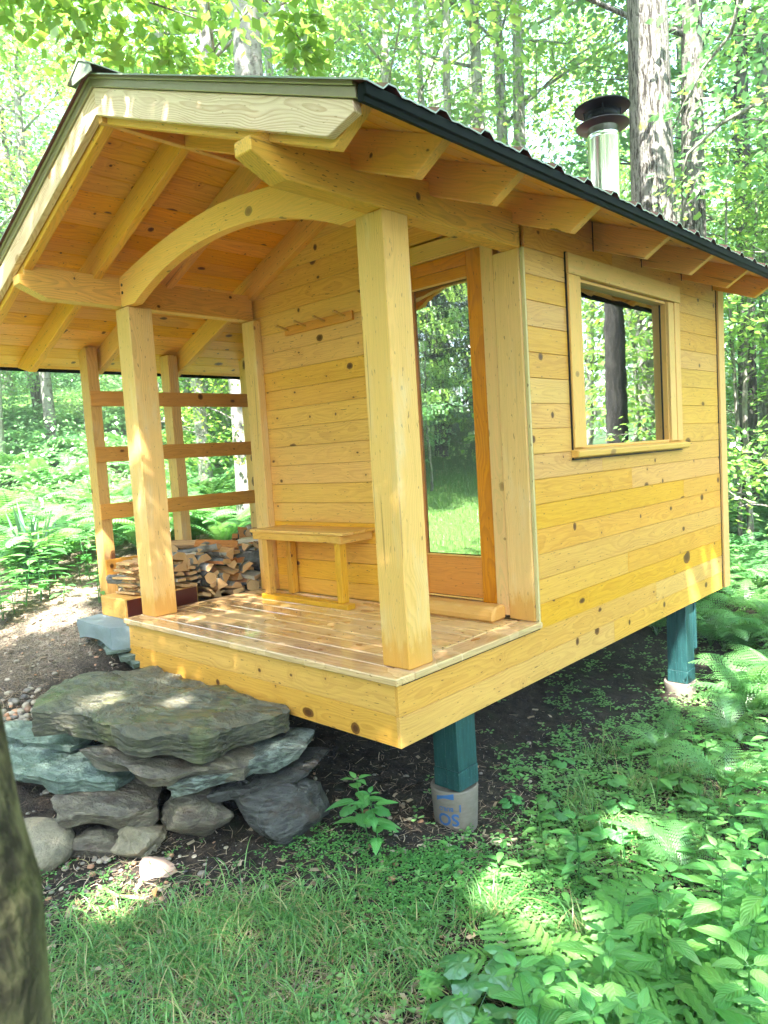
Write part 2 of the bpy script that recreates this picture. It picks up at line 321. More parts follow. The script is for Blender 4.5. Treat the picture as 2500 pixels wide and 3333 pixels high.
def bark(name, c1, c2, scale=(9, 9, 1.6), lich=None, moss=None, st=.8, birch=False, thr=(.42, .6)):
    m = N(name); p = m.obj()
    q = m.n('VectorMath', operation='ADD'); m.set(q, 0, p); m.set(q, 1, m.scalev(m.noise(p, 3, 3, .6, 0, True), (.09, .09, .25)))
    n1 = m.noise(m.scalev(q.outputs[0], scale), 2.0, 5, .62); n2 = m.noise(p, 30, 4, .6); n3 = m.noise(m.scalev(p, (1, 1, .5)), 3.3, 4, .6)
    c = m.mix(m.ss(n1, *thr), c2, c1)
    if lich: c = m.mix(m.ss(n3, .45, .6, 0, .6), c, lich)
    if birch:
        z = m.noise(m.scalev(p, (3, 3, 34)), 1.0, 3, .6); c = m.mix(m.ss(z, .62, .68, 0, .75), c, (.05, .045, .04, 1))
    c = m.mix(m.ss(n2, .3, .8, 0, .35), c, c2)
    if moss:
        mn = m.noise(p, 2.2, 4, .6); c = m.mix(m.ss(mn, moss[1], moss[1] + .12), c, moss[0])
    return m.end(m.bsdf(c, .85, m.bump(m.math('ADD', n1, m.math('MULTIPLY', n2, .3)), st, .03), spec=.2))
MAT['bark_maple'] = bark('maple_bark', (.20, .195, .18, 1), (.028, .024, .02, 1), (22, 22, 2.2), (.19, .19, .17, 1), ((.22, .24, .03, 1), .62), 1.0, thr=(.42, .54))
MAT['bark_pale'] = bark('pale_bark', (.42, .41, .38, 1), (.16, .15, .125, 1), (9, 9, 3), (.52, .51, .48, 1), None, .5)
MAT['bark_birch'] = bark('birch_bark', (.27, .265, .25, 1), (.11, .10, .09, 1), (5, 5, 5), None, None, .3, True, (.34, .5))
MAT['bark_grey'] = bark('grey_bark', (.32, .31, .28, 1), (.11, .10, .085, 1), (14, 14, 2), (.42, .42, .38, 1), None, .7)
MAT['bark_dark'] = bark('dark_bark', (.10, .095, .085, 1), (.035, .032, .03, 1), (10, 10, 1.6), (.16, .17, .15, 1), None, .9)
MAT['bark_moss'] = bark('mossy_bark', (.15, .13, .065, 1), (.03, .025, .016, 1), (14, 14, 5), (.19, .19, .08, 1), ((.13, .19, .015, 1), .52), 1.0)

m = N('forest_soil'); p = m.pos(); x, y, z = m.sep(p)
n1 = m.noise(p, 1.1, 5, .6); n2 = m.noise(p, 14, 5, .65); n3 = m.noise(p, 85, 3, .6); n4 = m.noise(p, 4.2, 4, .6)
vo = m.n('TexVoronoi', {'Vector': p, 'Scale': 42.0})
c = m.mix(m.ss(n2, .35, .68), (.012, .009, .007, 1), (.045, .034, .025, 1))
c = m.mix(m.ss(n3, .5, .72, 0, .6), c, (.11, .082, .06, 1))
c = m.mix(m.ss(n4, .55, .68, 0, .6), c, (.025, .04, .015, 1))
c = m.mix(m.ss(m.math('MULTIPLY', m.ss(vo.outputs['Distance'], .25, .15), m.math('GREATER_THAN', m.sep(vo.outputs['Color'])[0], .82)), .3, .7, 0, .8), c, (.24, .23, .21, 1))
sunlit_litter = m.math('MULTIPLY', m.ss(x, -2.9, -3.6), m.ss(n1, .35, .55, .5, 1)); c = m.mix(m.math('MULTIPLY', sunlit_litter, .8), c, m.mix(m.ss(n3, .35, .65), (.10, .075, .055, 1), (.40, .34, .26, 1)))  # pale litter zone on the left, with sunlight lightened into its colour
lx = m.math('ADD', m.math('MULTIPLY', x, .62), m.math('MULTIPLY', y, .78))
lawn = m.math('MULTIPLY', m.ss(m.math('ADD', lx, m.math('MULTIPLY', n1, 1.0)), -3.6, -4.4), m.ss(x, .8, -.4)); c = m.mix(lawn, c, m.mix(n3, (.07, .17, .03, 1), (.15, .28, .06, 1)))
far = m.math('MULTIPLY', m.ss(m.math('ADD', m.math('MULTIPLY', x, x), m.math('MULTIPLY', y, y)), 60, 200), m.math('SUBTRACT', 1, lawn))
c = m.mix(m.math('MULTIPLY', far, .7), c, m.mix(m.ss(n2, .4, .6), (.03, .07, .02, 1), (.10, .20, .06, 1)))
h = m.math('ADD', m.math('MULTIPLY', n2, .8), m.math('MULTIPLY', n3, .35))
MAT['soil'] = m.end(m.bsdf(c, .85, m.bump(h, .9, .04), spec=.3))

# ------------------------------------------------------------------ ground sheet
def axis(lo, hi, c0, fine, n_f):
    a = np.arange(-n_f, n_f + 1) * fine + c0; l = [a[0]]; st = fine
    while l[-1] > lo: st *= 1.16; l.append(l[-1] - st)
    rgt = [a[-1]]; st = fine
    while rgt[-1] < hi: st *= 1.16; rgt.append(rgt[-1] + st)
    return np.array(l[:0:-1] + list(a) + rgt[1:])
gx = axis(-420, 420, -1.0, .055, 90); gy = axis(-420, 420, .2, .055, 70)
XX, YY = np.meshgrid(gx, gy, indexing='ij'); ZZ = np.concatenate([ground(XX[i:i + 20], YY[i:i + 20]) for i in range(0, len(gx), 20)])
near = np.exp(-((XX + 1) ** 2 + YY ** 2) / 40)
ZZ += near * .012 * rng.standard_normal(ZZ.shape)
nx, ny = len(gx), len(gy); idx = np.arange(nx * ny).reshape(nx, ny)
F = np.stack([idx[:-1, :-1], idx[1:, :-1], idx[1:, 1:], idx[:-1, 1:]], -1).reshape(-1, 4)
g = link('ground', mesh_np('ground', np.stack([XX, YY, ZZ], -1).reshape(-1, 3), F, MAT['soil'], smooth=True)); tag(g, kind='structure')

# ------------------------------------------------------------------ timber builder
AX = {'x': Vector((1, 0, 0)), 'y': Vector((0, 1, 0)), 'z': Vector((0, 0, 1))}
class WB:
    """wooden pieces of one part: every piece keeps its own grain coordinates"""
    def __init__(s): s.v = []; s.f = []; s.wc = []; s.wl = []; s.b = []
    def piece(s, bm, grain, broad, bev=.003):
        g = Vector(grain).normalized(); n = Vector(broad).normalized(); a = n.cross(g).normalized()
        if bev: bmesh.ops.bevel(bm, geom=bm.edges[:], offset=bev, segments=1, affect='EDGES', clamp_overlap=True)
        bm.verts.ensure_lookup_table(); c = sum((v.co for v in bm.verts), Vector()) / len(bm.verts)
        ou, ov, ow = random.uniform(0, 60), random.uniform(0, 60), random.uniform(0, 60); rb = random.random(); k = len(s.v); oc = random.uniform(-.035, .035)
        for v in bm.verts:
            d = v.co - c; u_, v_, w_ = d.dot(g), d.dot(a), d.dot(n)
            s.v.append(v.co[:]); s.wc.append((u_ + ou, v_ + ov, w_ + ow)); s.wl.append((u_, v_ + oc, w_)); s.b.append(rb)
        for f in bm.faces: s.f.append([v.index + k for v in f.verts])
        bm.free()
    def box(s, x0, x1, y0, y1, z0, z1, grain='x', broad=None, bev=.003):
        bm = bmesh.new(); bmesh.ops.create_cube(bm, size=1)
        for v in bm.verts: v.co = Vector((x0 if v.co.x < 0 else x1, y0 if v.co.y < 0 else y1, z0 if v.co.z < 0 else z1))
        bm.verts.index_update(); 
        if broad is None:
            dims = {'x': x1 - x0, 'y': y1 - y0, 'z': z1 - z0}; broad = min((k for k in dims if k != grain), key=lambda k: dims[k])
        bev = min(bev, (x1 - x0) * .3, (y1 - y0) * .3, (z1 - z0) * .3)
        s.piece(bm, AX[grain], AX[broad], bev); return s
    def prism(s, poly, axis, a0, a1, grain, broad, bev=.003):
        """poly: list of 2D points in the plane normal to axis; extruded from a0 to a1"""
        def P(p, t): return {'x': (t, p[0], p[1]), 'y': (p[0], t, p[1]), 'z': (p[0], p[1], t)}[axis]
        bm = bmesh.new(); lo = [bm.verts.new(P(p, a0)) for p in poly]; hi = [bm.verts.new(P(p, a1)) for p in poly]; n = len(poly)
        bm.faces.new(lo[::-1]); bm.faces.new(hi)
        for i in range(n): bm.faces.new((lo[i], lo[(i + 1) % n], hi[(i + 1) % n], hi[i]))
        bmesh.ops.recalc_face_normals(bm, faces=bm.faces[:]); bm.verts.index_update()
        s.piece(bm, Vector(grain), Vector(broad), bev); return s
    def build(s, name, mat, parent=None):
        me = bpy.data.meshes.new(name); me.from_pydata(s.v, [], s.f); me.materials.append(mat)
        for nm, d in (('wc', s.wc), ('wl', s.wl)):
            at = me.attributes.new(nm, 'FLOAT_VECTOR', 'POINT'); at.data.foreach_set('vector', np.array(d, dtype=np.float32).ravel())
        at = me.attributes.new('brd', 'FLOAT', 'POINT'); at.data.foreach_set('value', np.array(s.b, dtype=np.float32))
        me.update(); return link(name, me, parent)

def lathe(prof, n=40, center=(0, 0), mb=None, mi=0):
    mb = mb or MB(); V = []; Fc = []
    for r_, z in prof:
        for i in range(n):
            a = 2 * math.pi * i / n; V.append((center[0] + r_ * math.cos(a), center[1] + r_ * math.sin(a), z))
    for j in range(len(prof) - 1):
        for i in range(n): Fc.append((j * n + i, j * n + (i + 1) % n, (j + 1) * n + (i + 1) % n, (j + 1) * n + i))
    mb.add(V, Fc, mi=mi); return mb
def tubepath(pts, rads, n=10, noise=0.0, mb=None, mi=0, cap=True, seed=0):
    """smooth tapering tube through a list of points"""
    mb = mb or MB(); rg = random.Random(seed); V = []; A = []; Fc = []
    pts = [Vector(p) for p in pts]
    for i, p in enumerate(pts):
        t = (pts[min(i + 1, len(pts) - 1)] - pts[max(i - 1, 0)]).normalized()
        a = t.cross(Vector((0, 0, 1)) if abs(t.z) < .9 else Vector((1, 0, 0))).normalized(); b = t.cross(a)
        if abs(t.z) >= .9: a = Vector((0, 1, 0)).cross(t).normalized(); b = t.cross(a)
        for k in range(n):
            an = 2 * math.pi * k / n; r_ = rads[i] * (1 + noise * (rg.random() - .5) * 2 + noise * 1.2 * math.sin(an * 3 + i * .35 + seed))
            V.append(p + (a * math.cos(an) + b * math.sin(an)) * r_); A.append((i / len(pts), k / n, 0))
    for i in range(len(pts) - 1):
        for k in range(n): Fc.append((i * n + k, i * n + (k + 1) % n, (i + 1) * n + (k + 1) % n, (i + 1) * n + k))
    if cap: Fc.append(tuple(range(n - 1, -1, -1))); Fc.append(tuple(range((len(pts) - 1) * n, len(pts) * n)))
    mb.add(V, Fc, A, mi); return mb

# ------------------------------------------------------------------ THE CABIN
DW = 2.777; XC = -1.388; H = 2.308; E = .024; PW = .19; PD = .124; YW = 1.33; LEN = 4.62; SL = .395; ZU = 3.17; XE = .60; XL = -4.25; YF = -.60; YB = 5.15; SK = -.363
def zroof(x, off=0.0): return ZU + off - SL * abs(x - XC)
CB = empty('cabin', (XC, 2.0, 0)); CB.location = (XC, 2.3, SK); tag(CB, 'small yellow pine cabin with open porch, firewood lean-to and metal roof', 'cabin')
def part(wb, name, mat, parent=CB): return wb.build(name, W[mat] if isinstance(mat, str) else mat, parent)

# side wall siding (x=0), courses of .157, around the window opening y 1.995..3.475, z 1.085..2.21
wy0, wy1, wz0, wz1 = 1.995, 3.475, 1.085, 2.205
sid = WB(); k = 0; zt = 2.47; zs = [2.47] + [2.156 + .1575 - .1575 * i + (0) for i in range(1, 16)]
zs = [2.62, 2.471, 2.314] + [2.156 - .1575 * i for i in range(15)]
for a, b in zip(zs[:-1], zs[1:]):
    spans = [(1.357, LEN)]
    if b < wz1 and a > wz0: spans = [(1.357, wy0), (wy1, LEN)]
    for y0, y1 in spans:
        cuts = [y0]
        if y1 - y0 > 2.0 and random.random() < .35: cuts.append(random.uniform(y0 + .8, y1 - .8))
        cuts.append(y1)
        for c0, c1 in zip(cuts[:-1], cuts[1:]): sid.box(-.02, random.uniform(-.0012, .0012), c0 + .0008, c1 - .0008, b + .001, a - .001, 'y', 'x', .0022)
part(sid, 'siding', 'siding')
# porch wall siding (y=YW) clipped under the roof, door opening x -1.03..-.214
fs = WB(); zz = [1.54 + .157 * i for i in range(-10, 12)]
for b, a in zip(zz[:-1], zz[1:]):
    b = max(b, .0)
    if a <= .0: continue
    def clip(x0, x1):
        pts = []
        tl, trr = zroof(x0, -.002), zroof(x1, -.002)
        if max(zroof(XC if x0 < XC < x1 else (x0 if abs(x0 - XC) < abs(x1 - XC) else x1), -.002), 0) <= b: return None
        # left and right limits at heights a and b
        f = lambda z: (ZU - .002 - z) / SL
        xa0, xa1 = max(x0, XC - f(a)), min(x1, XC + f(a)); xb0, xb1 = max(x0, XC - f(b)), min(x1, XC + f(b))
        if xb1 - xb0 < .02: return None
        if a > ZU - .002 or xa1 - xa0 < .005: return [(xb0, b + .001), (xb1, b + .001), (XC, ZU - .003)]
        return [(xb0, b + .001), (xb1, b + .001), (xa1, a - .001), (xa0, a - .001)]
    for x0, x1 in ([(-2.70, -1.03)] if a < 2.52 else [(-2.74, -.13)]):
        pl = clip(x0, x1)
        if pl: fs.prism(pl, 'y', YW, YW + .02, (1, 0, 0), (0, 1, 0), .0022)
part(fs, 'porch_wall', 'siding_front')
# wall cores and interior shell
co = WB()
co.box(-.12, -.022, 1.52, wy0 - .01, -.30, 2.60, 'y', 'x', 0); co.box(-.12, -.022, wy1 + .01, LEN - .01, -.30, 2.60, 'y', 'x', 0)
co.box(-.12, -.022, wy0 - .01, wy1 + .01, -.30, wz0 - .01, 'y', 'x', 0); co.box(-.12, -.022, wy0 - .01, wy1 + .01, wz1 + .01, 2.60, 'y', 'x', 0)
co.box(-2.66, -1.05, YW + .022, YW + .10, -.3, 2.6, 'x', 'y', 0); co.box(-1.05, -.2, YW + .022, YW + .10, 2.50, 2.60, 'x', 'y', 0)
co.box(-2.76, -2.66, YW + .03, LEN, -.36, 2.6, 'y', 'x', 0); co.box(-2.66, -.12, LEN - .09, LEN, -.3, 2.9, 'x', 'y', 0)
co.box(-2.66, -.12, YW + .1, LEN - .09, -.36, -.02, 'x', 'z', 0)
part(co, 'inner_wall', 'inner')
# back-right corner trim and black seam
tb = WB(); tb.box(-.02, .022, 4.632, 4.775, -.358, 2.44, 'z', 'x'); part(tb, 'corner_trim', 'trim')
sm = WB(); sm.box(-.01, .004, 4.62, 4.631, -.35, 2.47, 'z', 'x', 0)
for y in (2.25, 3.03, 3.82, 4.55): sm.box(-.01, .0035, y - .012, y - .001, 2.42, 2.62, 'z', 'x', 0)
sm.box(-.01, .0025, .03, 1.34, -.0465, -.0415, 'y', 'x', 0); part(sm, 'black_seam', MAT['black_seam'])
# window
win = empty('window'); win.parent = CB; win.matrix_parent_inverse = Matrix.Translation(-CB.location)
f = WB(); f.box(-.015, .026, 1.84, 2.0, 1.076, 2.214, 'z', 'x'); f.box(-.015, .026, 3.585, 3.69, 1.076, 2.214, 'z', 'x'); f.box(-.015, .020, 3.475, 3.583, 1.076, 2.206, 'z', 'x')
f.box(-.015, .030, 1.835, 3.70, 2.216, 2.348, 'y', 'x')
f.box(-.12, -.004, 3.47, 3.49, 1.08, 2.2, 'z', 'y'); f.box(-.12, -.004, 1.98, 1.997, 1.08, 2.2, 'z', 'y'); f.box(-.12, -.004, 1.995, 3.47, 2.19, 2.21, 'y', 'z'); f.box(-.12, -.004, 1.995, 3.47, 1.07, 1.088, 'y', 'z')
part(f, 'frame', 'trim', win)
s_ = WB(); s_.prism([(-.03, 1.002), (.052, 1.012), (.060, 1.052), (-.03, 1.075)], 'y', 1.832, 3.768, (0, 1, 0), (0, 0, 1), .006); part(s_, 'sill', 'trim', win)
ga = WB(); ga.box(-.006, .012, 1.8345, 1.8392, 1.0, 2.356, 'z', 'x', 0); ga.box(-.006, .012, 1.84, 3.70, 2.349, 2.354, 'y', 'x', 0); ga.box(-.006, .03, 1.83, 3.66, .995, 1.001, 'y', 'x', 0)
ga.box(-.064, -.045, 3.458, 3.469, 1.09, 2.19, 'z', 'x', 0); ga.box(-.064, -.045, 1.998, 2.006, 1.09, 2.19, 'z', 'x', 0)
part(ga, 'gasket', MAT['black_seam'], win)
pn = WB(); pn.box(-.062, -.050, 1.99, 3.475, 1.08, 2.205, 'y', 'x', 0); part(pn, 'pane', MAT['glass'], win)
# door
dr = empty('door'); dr.parent = CB; dr.matrix_parent_inverse = Matrix.Translation(-CB.location)
d = WB(); d.box(-.432, -.314, 1.345, 1.385, .085, 2.385, 'z', 'y'); d.box(-1.03, -.90, 1.345, 1.385, .085, 2.385, 'z', 'y')
d.box(-.899, -.433, 1.345, 1.385, 2.30, 2.384, 'x', 'y'); d.box(-.899, -.433, 1.347, 1.385, 2.226, 2.298, 'x', 'y'); part(d, 'door_leaf', 'door', dr)
d = WB(); d.box(-.899, -.433, 1.352, 1.385, .11, .385, 'x', 'y'); part(d, 'kick_panel', 'door', dr)
for z0, z1 in ((2.212, 2.226), (.386, .398), (.095, .108)): d = WB(); d.box(-.899, -.433, 1.342, 1.352, z0, z1, 'x', 'y'); part(d, 'glazing_bead', 'trim', dr)
d = WB(); d.box(-.899, -.432, 1.366, 1.376, .385, 2.23, 'z', 'y', 0); part(d, 'pane', MAT['glass'], dr)
d = WB(); d.box(-.313, -.216, 1.335, 1.40, .02, 2.42, 'z', 'y'); d.box(-1.12, -1.031, 1.335, 1.40, .02, 2.42, 'z', 'y')
d.box(-1.03, -.3135, 1.328, 1.40, 2.388, 2.399, 'x', 'y'); d.box(-1.03, -.3135, 1.325, 1.40, 2.40, 2.50, 'x', 'y'); d.box(-1.12, -.15, 1.33, 1.40, 2.502, 2.518, 'x', 'y'); d.box(-1.03, -.314, 1.335, 1.40, .02, .083, 'x', 'y'); part(d, 'casing', 'trim', dr)
th = WB(); th.prism([(1.170, .0), (1.172, .055), (1.205, .092), (1.29, .10), (1.324, .09), (1.324, .0)], 'x', -1.10, -.236, (1, 0, 0), (0, 0, 1), .014); part(th, 'threshold', 'post', CB)
# coat rack on the porch wall
ck = WB(); ck.box(-2.245, -1.46, 1.303, 1.329, 2.118, 2.188, 'x', 'y', .005); rk = part(ck, 'peg_rack', 'rail')
for x in (-2.20, -1.985, -1.76, -1.535):
    mb = tubepath([(x, 1.305, 2.158), (x, 1.19, 2.186)], [.0095, .0095], 10)
    me = mb.mesh('peg', W['bench'], smooth=False)
    o = link('peg', me, rk)

# posts
def post(x0, y0, z0, z1, w_=PW, d_=PW):
    b = WB(); b.box(x0, x0 + w_, y0, y0 + d_, z0, z1, 'z', 'y', .006); return part(b, 'post', 'post')
post(-E - PW, PD, .001, H); post(-DW + E, PD, .001, H - .01)
post(-E - PW, YW - .004, .001, H + .001, PW, .18); post(-DW + .03, YW - .075, .001, H - .01, .165, .075)
ed = WB(); ed.box(-.0225, .001, YW + .006, 1.355, -.03, 2.31, 'z', 'x', .002); part(ed, 'corner_strip', 'edge')
# wall plates / porch beams with shaped tips
for x0, x1, yt, ye in ((-.139, -E, -.65, 1.352), (-DW + E, -DW + E + .105, -.59, 1.31)):
    b = WB(); b.prism([(yt, 2.448), (yt, 2.388), (yt + .18, H), (ye, H), (ye, 2.513), (YF + .048, 2.513), (YF + .046, 2.450)], 'x', x0, x1, (0, 1, 0), (1, 0, 0), .004); part(b, 'porch_beam', 'plate')
b = WB(); b.box(-.13, -.022, 1.36, LEN, 2.45, 2.56, 'y', 'x', 0); b.box(-2.755, -2.66, 1.36, LEN, 2.40, 2.56, 'y', 'x', 0); part(b, 'wall_plate', 'plate')
# arched brace
up, lo = [], []
for i in range(25):
    t = -1 + i / 12.0; x = XC + t * 1.262
    up.append((x, 2.508 + .178 * (1 - abs(t) ** 1.75)))
for i in range(25):
    t = -1 + i / 12.0; x = XC + t * 1.07
    lo.append((x, 2.298 + .226 * (1 - abs(t) ** 2.15)))
a0 = XC - 1.262; a1 = XC + 1.262
bm = bmesh.new(); n = 25; y0, y1 = PD - .004, PD + .062
rows = []
for y in (y0, y1): rows.append(([bm.verts.new((p[0], y, p[1])) for p in up], [bm.verts.new((p[0], y, p[1])) for p in lo], bm.verts.new((a0, y, H - .004)), bm.verts.new((a1, y, H - .004))))
for (u_, l_, ca, cb), rev in ((rows[0], 0), (rows[1], 1)):
    for i in range(24):
        q = (u_[i], l_[i], l_[i + 1], u_[i + 1]); bm.faces.new(q if not rev else q[::-1])
    q = (u_[0], ca, l_[0]); bm.faces.new(q if not rev else q[::-1]); q = (u_[24], l_[24], cb); bm.faces.new(q if not rev else q[::-1])
for i in range(24):
    bm.faces.new((rows[0][0][i], rows[0][0][i + 1], rows[1][0][i + 1], rows[1][0][i])); bm.faces.new((rows[0][1][i], rows[1][1][i], rows[1][1][i + 1], rows[0][1][i + 1]))
bm.faces.new((rows[0][0][0], rows[1][0][0], rows[1][2], rows[0][2])); bm.faces.new((rows[0][2], rows[1][2], rows[1][1][0], rows[0][1][0]))
bm.faces.new((rows[0][0][24], rows[0][3], rows[1][3], rows[1][0][24])); bm.faces.new((rows[0][3], rows[0][1][24], rows[1][1][24], rows[1][3]))
bmesh.ops.recalc_face_normals(bm, faces=bm.faces[:]); bm.verts.index_update()
b = WB(); b.piece(bm, (1, 0, 0), (0, 1, 0), 0); ar = part(b, 'arched_brace', 'arch')
for z in (2.40, 2.455):
    mb = tubepath([(a0 + .035, y0 - .004, z), (a0 + .035, y0 + .01, z)], [.011, .011], 12); o = mb.build('peg', MAT['screw'], ar)
# rafters
def rafter(y, th=.058, side='both'):
    dv = .188
    if side in ('both', 'right'):
        b = WB(); b.prism([(XC, ZU), (.525, zroof(.525)), (.53, zroof(.53) - .008), (.353, zroof(.353) - dv), (XC, ZU - dv)], 'y', y, y + th, (1, 0, -SL), (0, 1, 0), .003); part(b, 'rafter', 'rafter')
    b = WB(); b.prism([(XC - .001, ZU), (XC - .001, ZU - dv), (-3.925, zroof(-3.925) - dv), (-4.165, zroof(-4.165) - .03), (-4.168, zroof(-4.168))], 'y', y, y + th, (1, 0, SL), (0, 1, 0), .003); part(b, 'rafter', 'rafter')
for y in (-.55, -.075, .50, 1.275, 2.25, 3.03, 3.82, 4.55): rafter(y)
b = WB(); b.box(XC - .02, XC + .02, -.58, YW, ZU - .192, ZU - .004, 'y', 'x'); part(b, 'ridge_board', 'rafter')
# roof boards
rb = WB(); nb = 18; wid = .158
s_len = math.sqrt(1 + SL * SL); dx = wid / s_len
for sgn, lim in ((1, XE - .03), (-1, XL + .03)):
    x = XC; i = 0
    while (x - lim) * sgn < -.01:
        x2 = x + sgn * dx
        if (x2 - lim) * sgn > 0: x2 = lim
        g_ = .0012 * sgn
        pl = [(x + g_, zroof(x + g_, .001)), (x2 - g_, zroof(x2 - g_, .001)), (x2 - g_, zroof(x2 - g_, .021)), (x + g_, zroof(x + g_, .021))]
        rb.prism(pl, 'y', YF + .045, YB - .05, (0, 1, 0), (SL * sgn, 0, 1), .003); x = x2; i += 1
part(rb, 'roof_boards', 'soffit')
# blocking between rafters over the porch beam, weathered barge boards, bronze drip edge
b = WB(); dv = .142
b.prism([(XC, ZU - .014), (.52, zroof(.52, -.014)), (.525, zroof(.525, -.056)), (.375, zroof(.375, -.014 - dv)), (XC, ZU - .014 - dv)], 'y', YF, YF + .042, (1, 0, -SL), (0, 1, 0), .003); part(b, 'barge_board', 'barge')
b = WB(); b.prism([(XC - .0015, ZU - .014), (XC - .0015, ZU - .014 - dv), (-4.0, zroof(-4.0, -.014 - dv)), (-4.2, zroof(-4.2, -.05)), (-4.2, zroof(-4.2, -.014))], 'y', YF, YF + .042, (1, 0, SL), (0, 1, 0), .003); part(b, 'barge_board', 'barge')
b = WB()
for sgn, lim in ((1, .548), (-1, XL)):
    for (o0, o1, ya, yb) in ((-.012, .028, YF - .012, YF + .05), (.0285, .055, YF - .024, YF + .05)):
        pl = [(XC, ZU + o0), (lim, zroof(lim, o0)), (lim, zroof(lim, o1)), (XC, ZU + o1)]
        b.prism(pl if sgn > 0 else pl[::-1], 'y', ya, yb, (1, 0, -SL * sgn), (0, 1, 0), .002)
part(b, 'gable_drip_edge', MAT['bronze'])
b = WB(); b.prism([(XE - .035, zroof(XE) + .022), (XE - .035, zroof(XE) - .015), (XE - .010, zroof(XE) - .022), (XE - .004, zroof(XE) - .002), (XE + .008, zroof(XE) + .0), (XE + .010, zroof(XE) + .040), (XE - .03, zroof(XE) + .046)], 'y', YF - .02, YB, (0, 1, 0), (1, 0, 0), .002)
part(b, 'eave_drip_edge', MAT['black_metal']); b = WB()
b.prism([(XL + .02, zroof(XL) + .022), (XL + .02, zroof(XL) - .012), (XL, zroof(XL) - .012), (XL - .008, zroof(XL) + .04)], 'y', YF - .02, YB, (0, 1, 0), (1, 0, 0), .002); part(b, 'eave_drip_edge', MAT['black_metal'])
# ribbed metal sheets: trapezoid ribs running down the slope
def ribsheet(x0, x1):
    mb = MB(); ys = []; y = YF - .045; per = .298
    while y < YB:
        ys += [(y, 0), (y + .02, .004), (y + .085, 0), (y + .105, 0), (y + .135, .025), (y + .175, .025), (y + .205, 0), (y + .225, 0), (y + .25, .004)]; y += per
    top = []; 
    o0 = .048
    V = [(x0, yy, zroof(x0, o0 + h)) for yy, h in ys] + [(x1, yy, zroof(x1, o0 + h)) for yy, h in ys] + [(x1, yy, zroof(x1, o0 + h - .007)) for yy, h in ys] + [(x0, yy, zroof(x0, o0 + h - .007)) for yy, h in ys]
    n = len(ys); Fc = []; 
    for i in range(n - 1): Fc.append((i, i + 1, n + i + 1, n + i)); Fc.append((3 * n + i + 1, 3 * n + i, 2 * n + i, 2 * n + i + 1))
    mb.add(V, Fc, mi=0); k = len(mb.v)
    mb.f += [(n + i, n + i + 1, 2 * n + i + 1, 2 * n + i) for i in range(n - 1)]; mb.m += [1] * (n - 1)
    mb.f += [(0, n, 2 * n, 3 * n)]; mb.m += [1]
    return mb
rf1 = ribsheet(XC, XE + .02).build('metal_roof', [MAT['roof_metal'], MAT['roof_edge']], CB); rf2 = ribsheet(XC, XL - .02).build('metal_roof', [MAT['roof_metal'], MAT['roof_edge']], CB)
b = WB(); b.prism([(XC - .15, zroof(XC - .15, .085)), (XC, ZU + .10), (XC + .15, zroof(XC + .15, .085)), (XC + .15, zroof(XC + .15, .091)), (XC, ZU + .115), (XC - .15, zroof(XC - .15, .091))], 'y', YF - .075, YB, (0, 1, 0), (0, 0, 1), 0)
b.prism([(XC - .10, zroof(XC - .10, .05)), (XC + .12, zroof(XC + .12, .05)), (XC + .12, zroof(XC + .12, .084)), (XC, ZU + .099), (XC - .10, zroof(XC - .10, .084))], 'y', YF - .07, YF - .065, (1, 0, 0), (0, 1, 0), 0); part(b, 'ridge_cap', MAT['roof_edge'])

# deck
dk = WB(); dk.box(-DW + .0, .015, -.022, .120, -.038, .0, 'x', 'z', .005)
y = .124; i = 0
while y < 1.30:
    y2 = min(y + .143, 1.326); dk.box(-DW + .116, -.143, y, y2 - .008, -.038, random.uniform(-.0015, .0008), 'x', 'z', .005); y = y2
dk.box(-.139, .015, .1235, 1.3535, -.038, 0.0, 'y', 'z', .005); dk.box(-DW - .012, -DW + .112, .1235, 1.33, -.038, 0.0, 'y', 'z', .005)
part(dk, 'deck', 'deck')
sk = WB()
for z0, z1 in ((-.1985, -.0405), (SK, -.2005)):
    sk.box(-DW, -.0225, 0, .02, z0, z1, 'x', 'y', .002)
part(sk, 'front_skirt', 'skirt')
sk = WB(); sk.box(-.022, 0, -.001, 3.1, -.2035, -.0405, 'y', 'x', .002); sk.box(-.022, .0008, 3.101, LEN, -.2035, -.0505, 'y', 'x', .002)
sk.box(-.022, .0005, -.001, 2.35, SK, -.2055, 'y', 'x', .002); sk.box(-.022, -.0006, 2.351, LEN, SK, -.2055, 'y', 'x', .002)
part(sk, 'side_skirt', 'skirt')
sk = WB(); sk.box(-DW - .0, -DW + .02, .021, LEN, SK, -.04, 'y', 'x', .002)
for y in np.arange(.4, 4.6, .42): sk.box(-DW + .03, -.03, y, y + .045, -.33, -.04, 'x', 'y', .002)
sk.box(-.20, -.03, .03, 4.6, -.355, -.331, 'y', 'x', .002)
part(sk, 'floor_frame', 'inner')
# deck screws
mb = MB()
for yy in list(np.arange(.17, 1.30, .143)):
    for xx in (-.16, -.9, -1.7, -2.5):
        for q in (-.035, .035): lathe([(.0001, .0022), (.004, .0022), (.0045, .0)], 7, (xx + random.uniform(-.004, .004), yy + q), mb)
mb.build('screw_heads', MAT['screw'], CB)

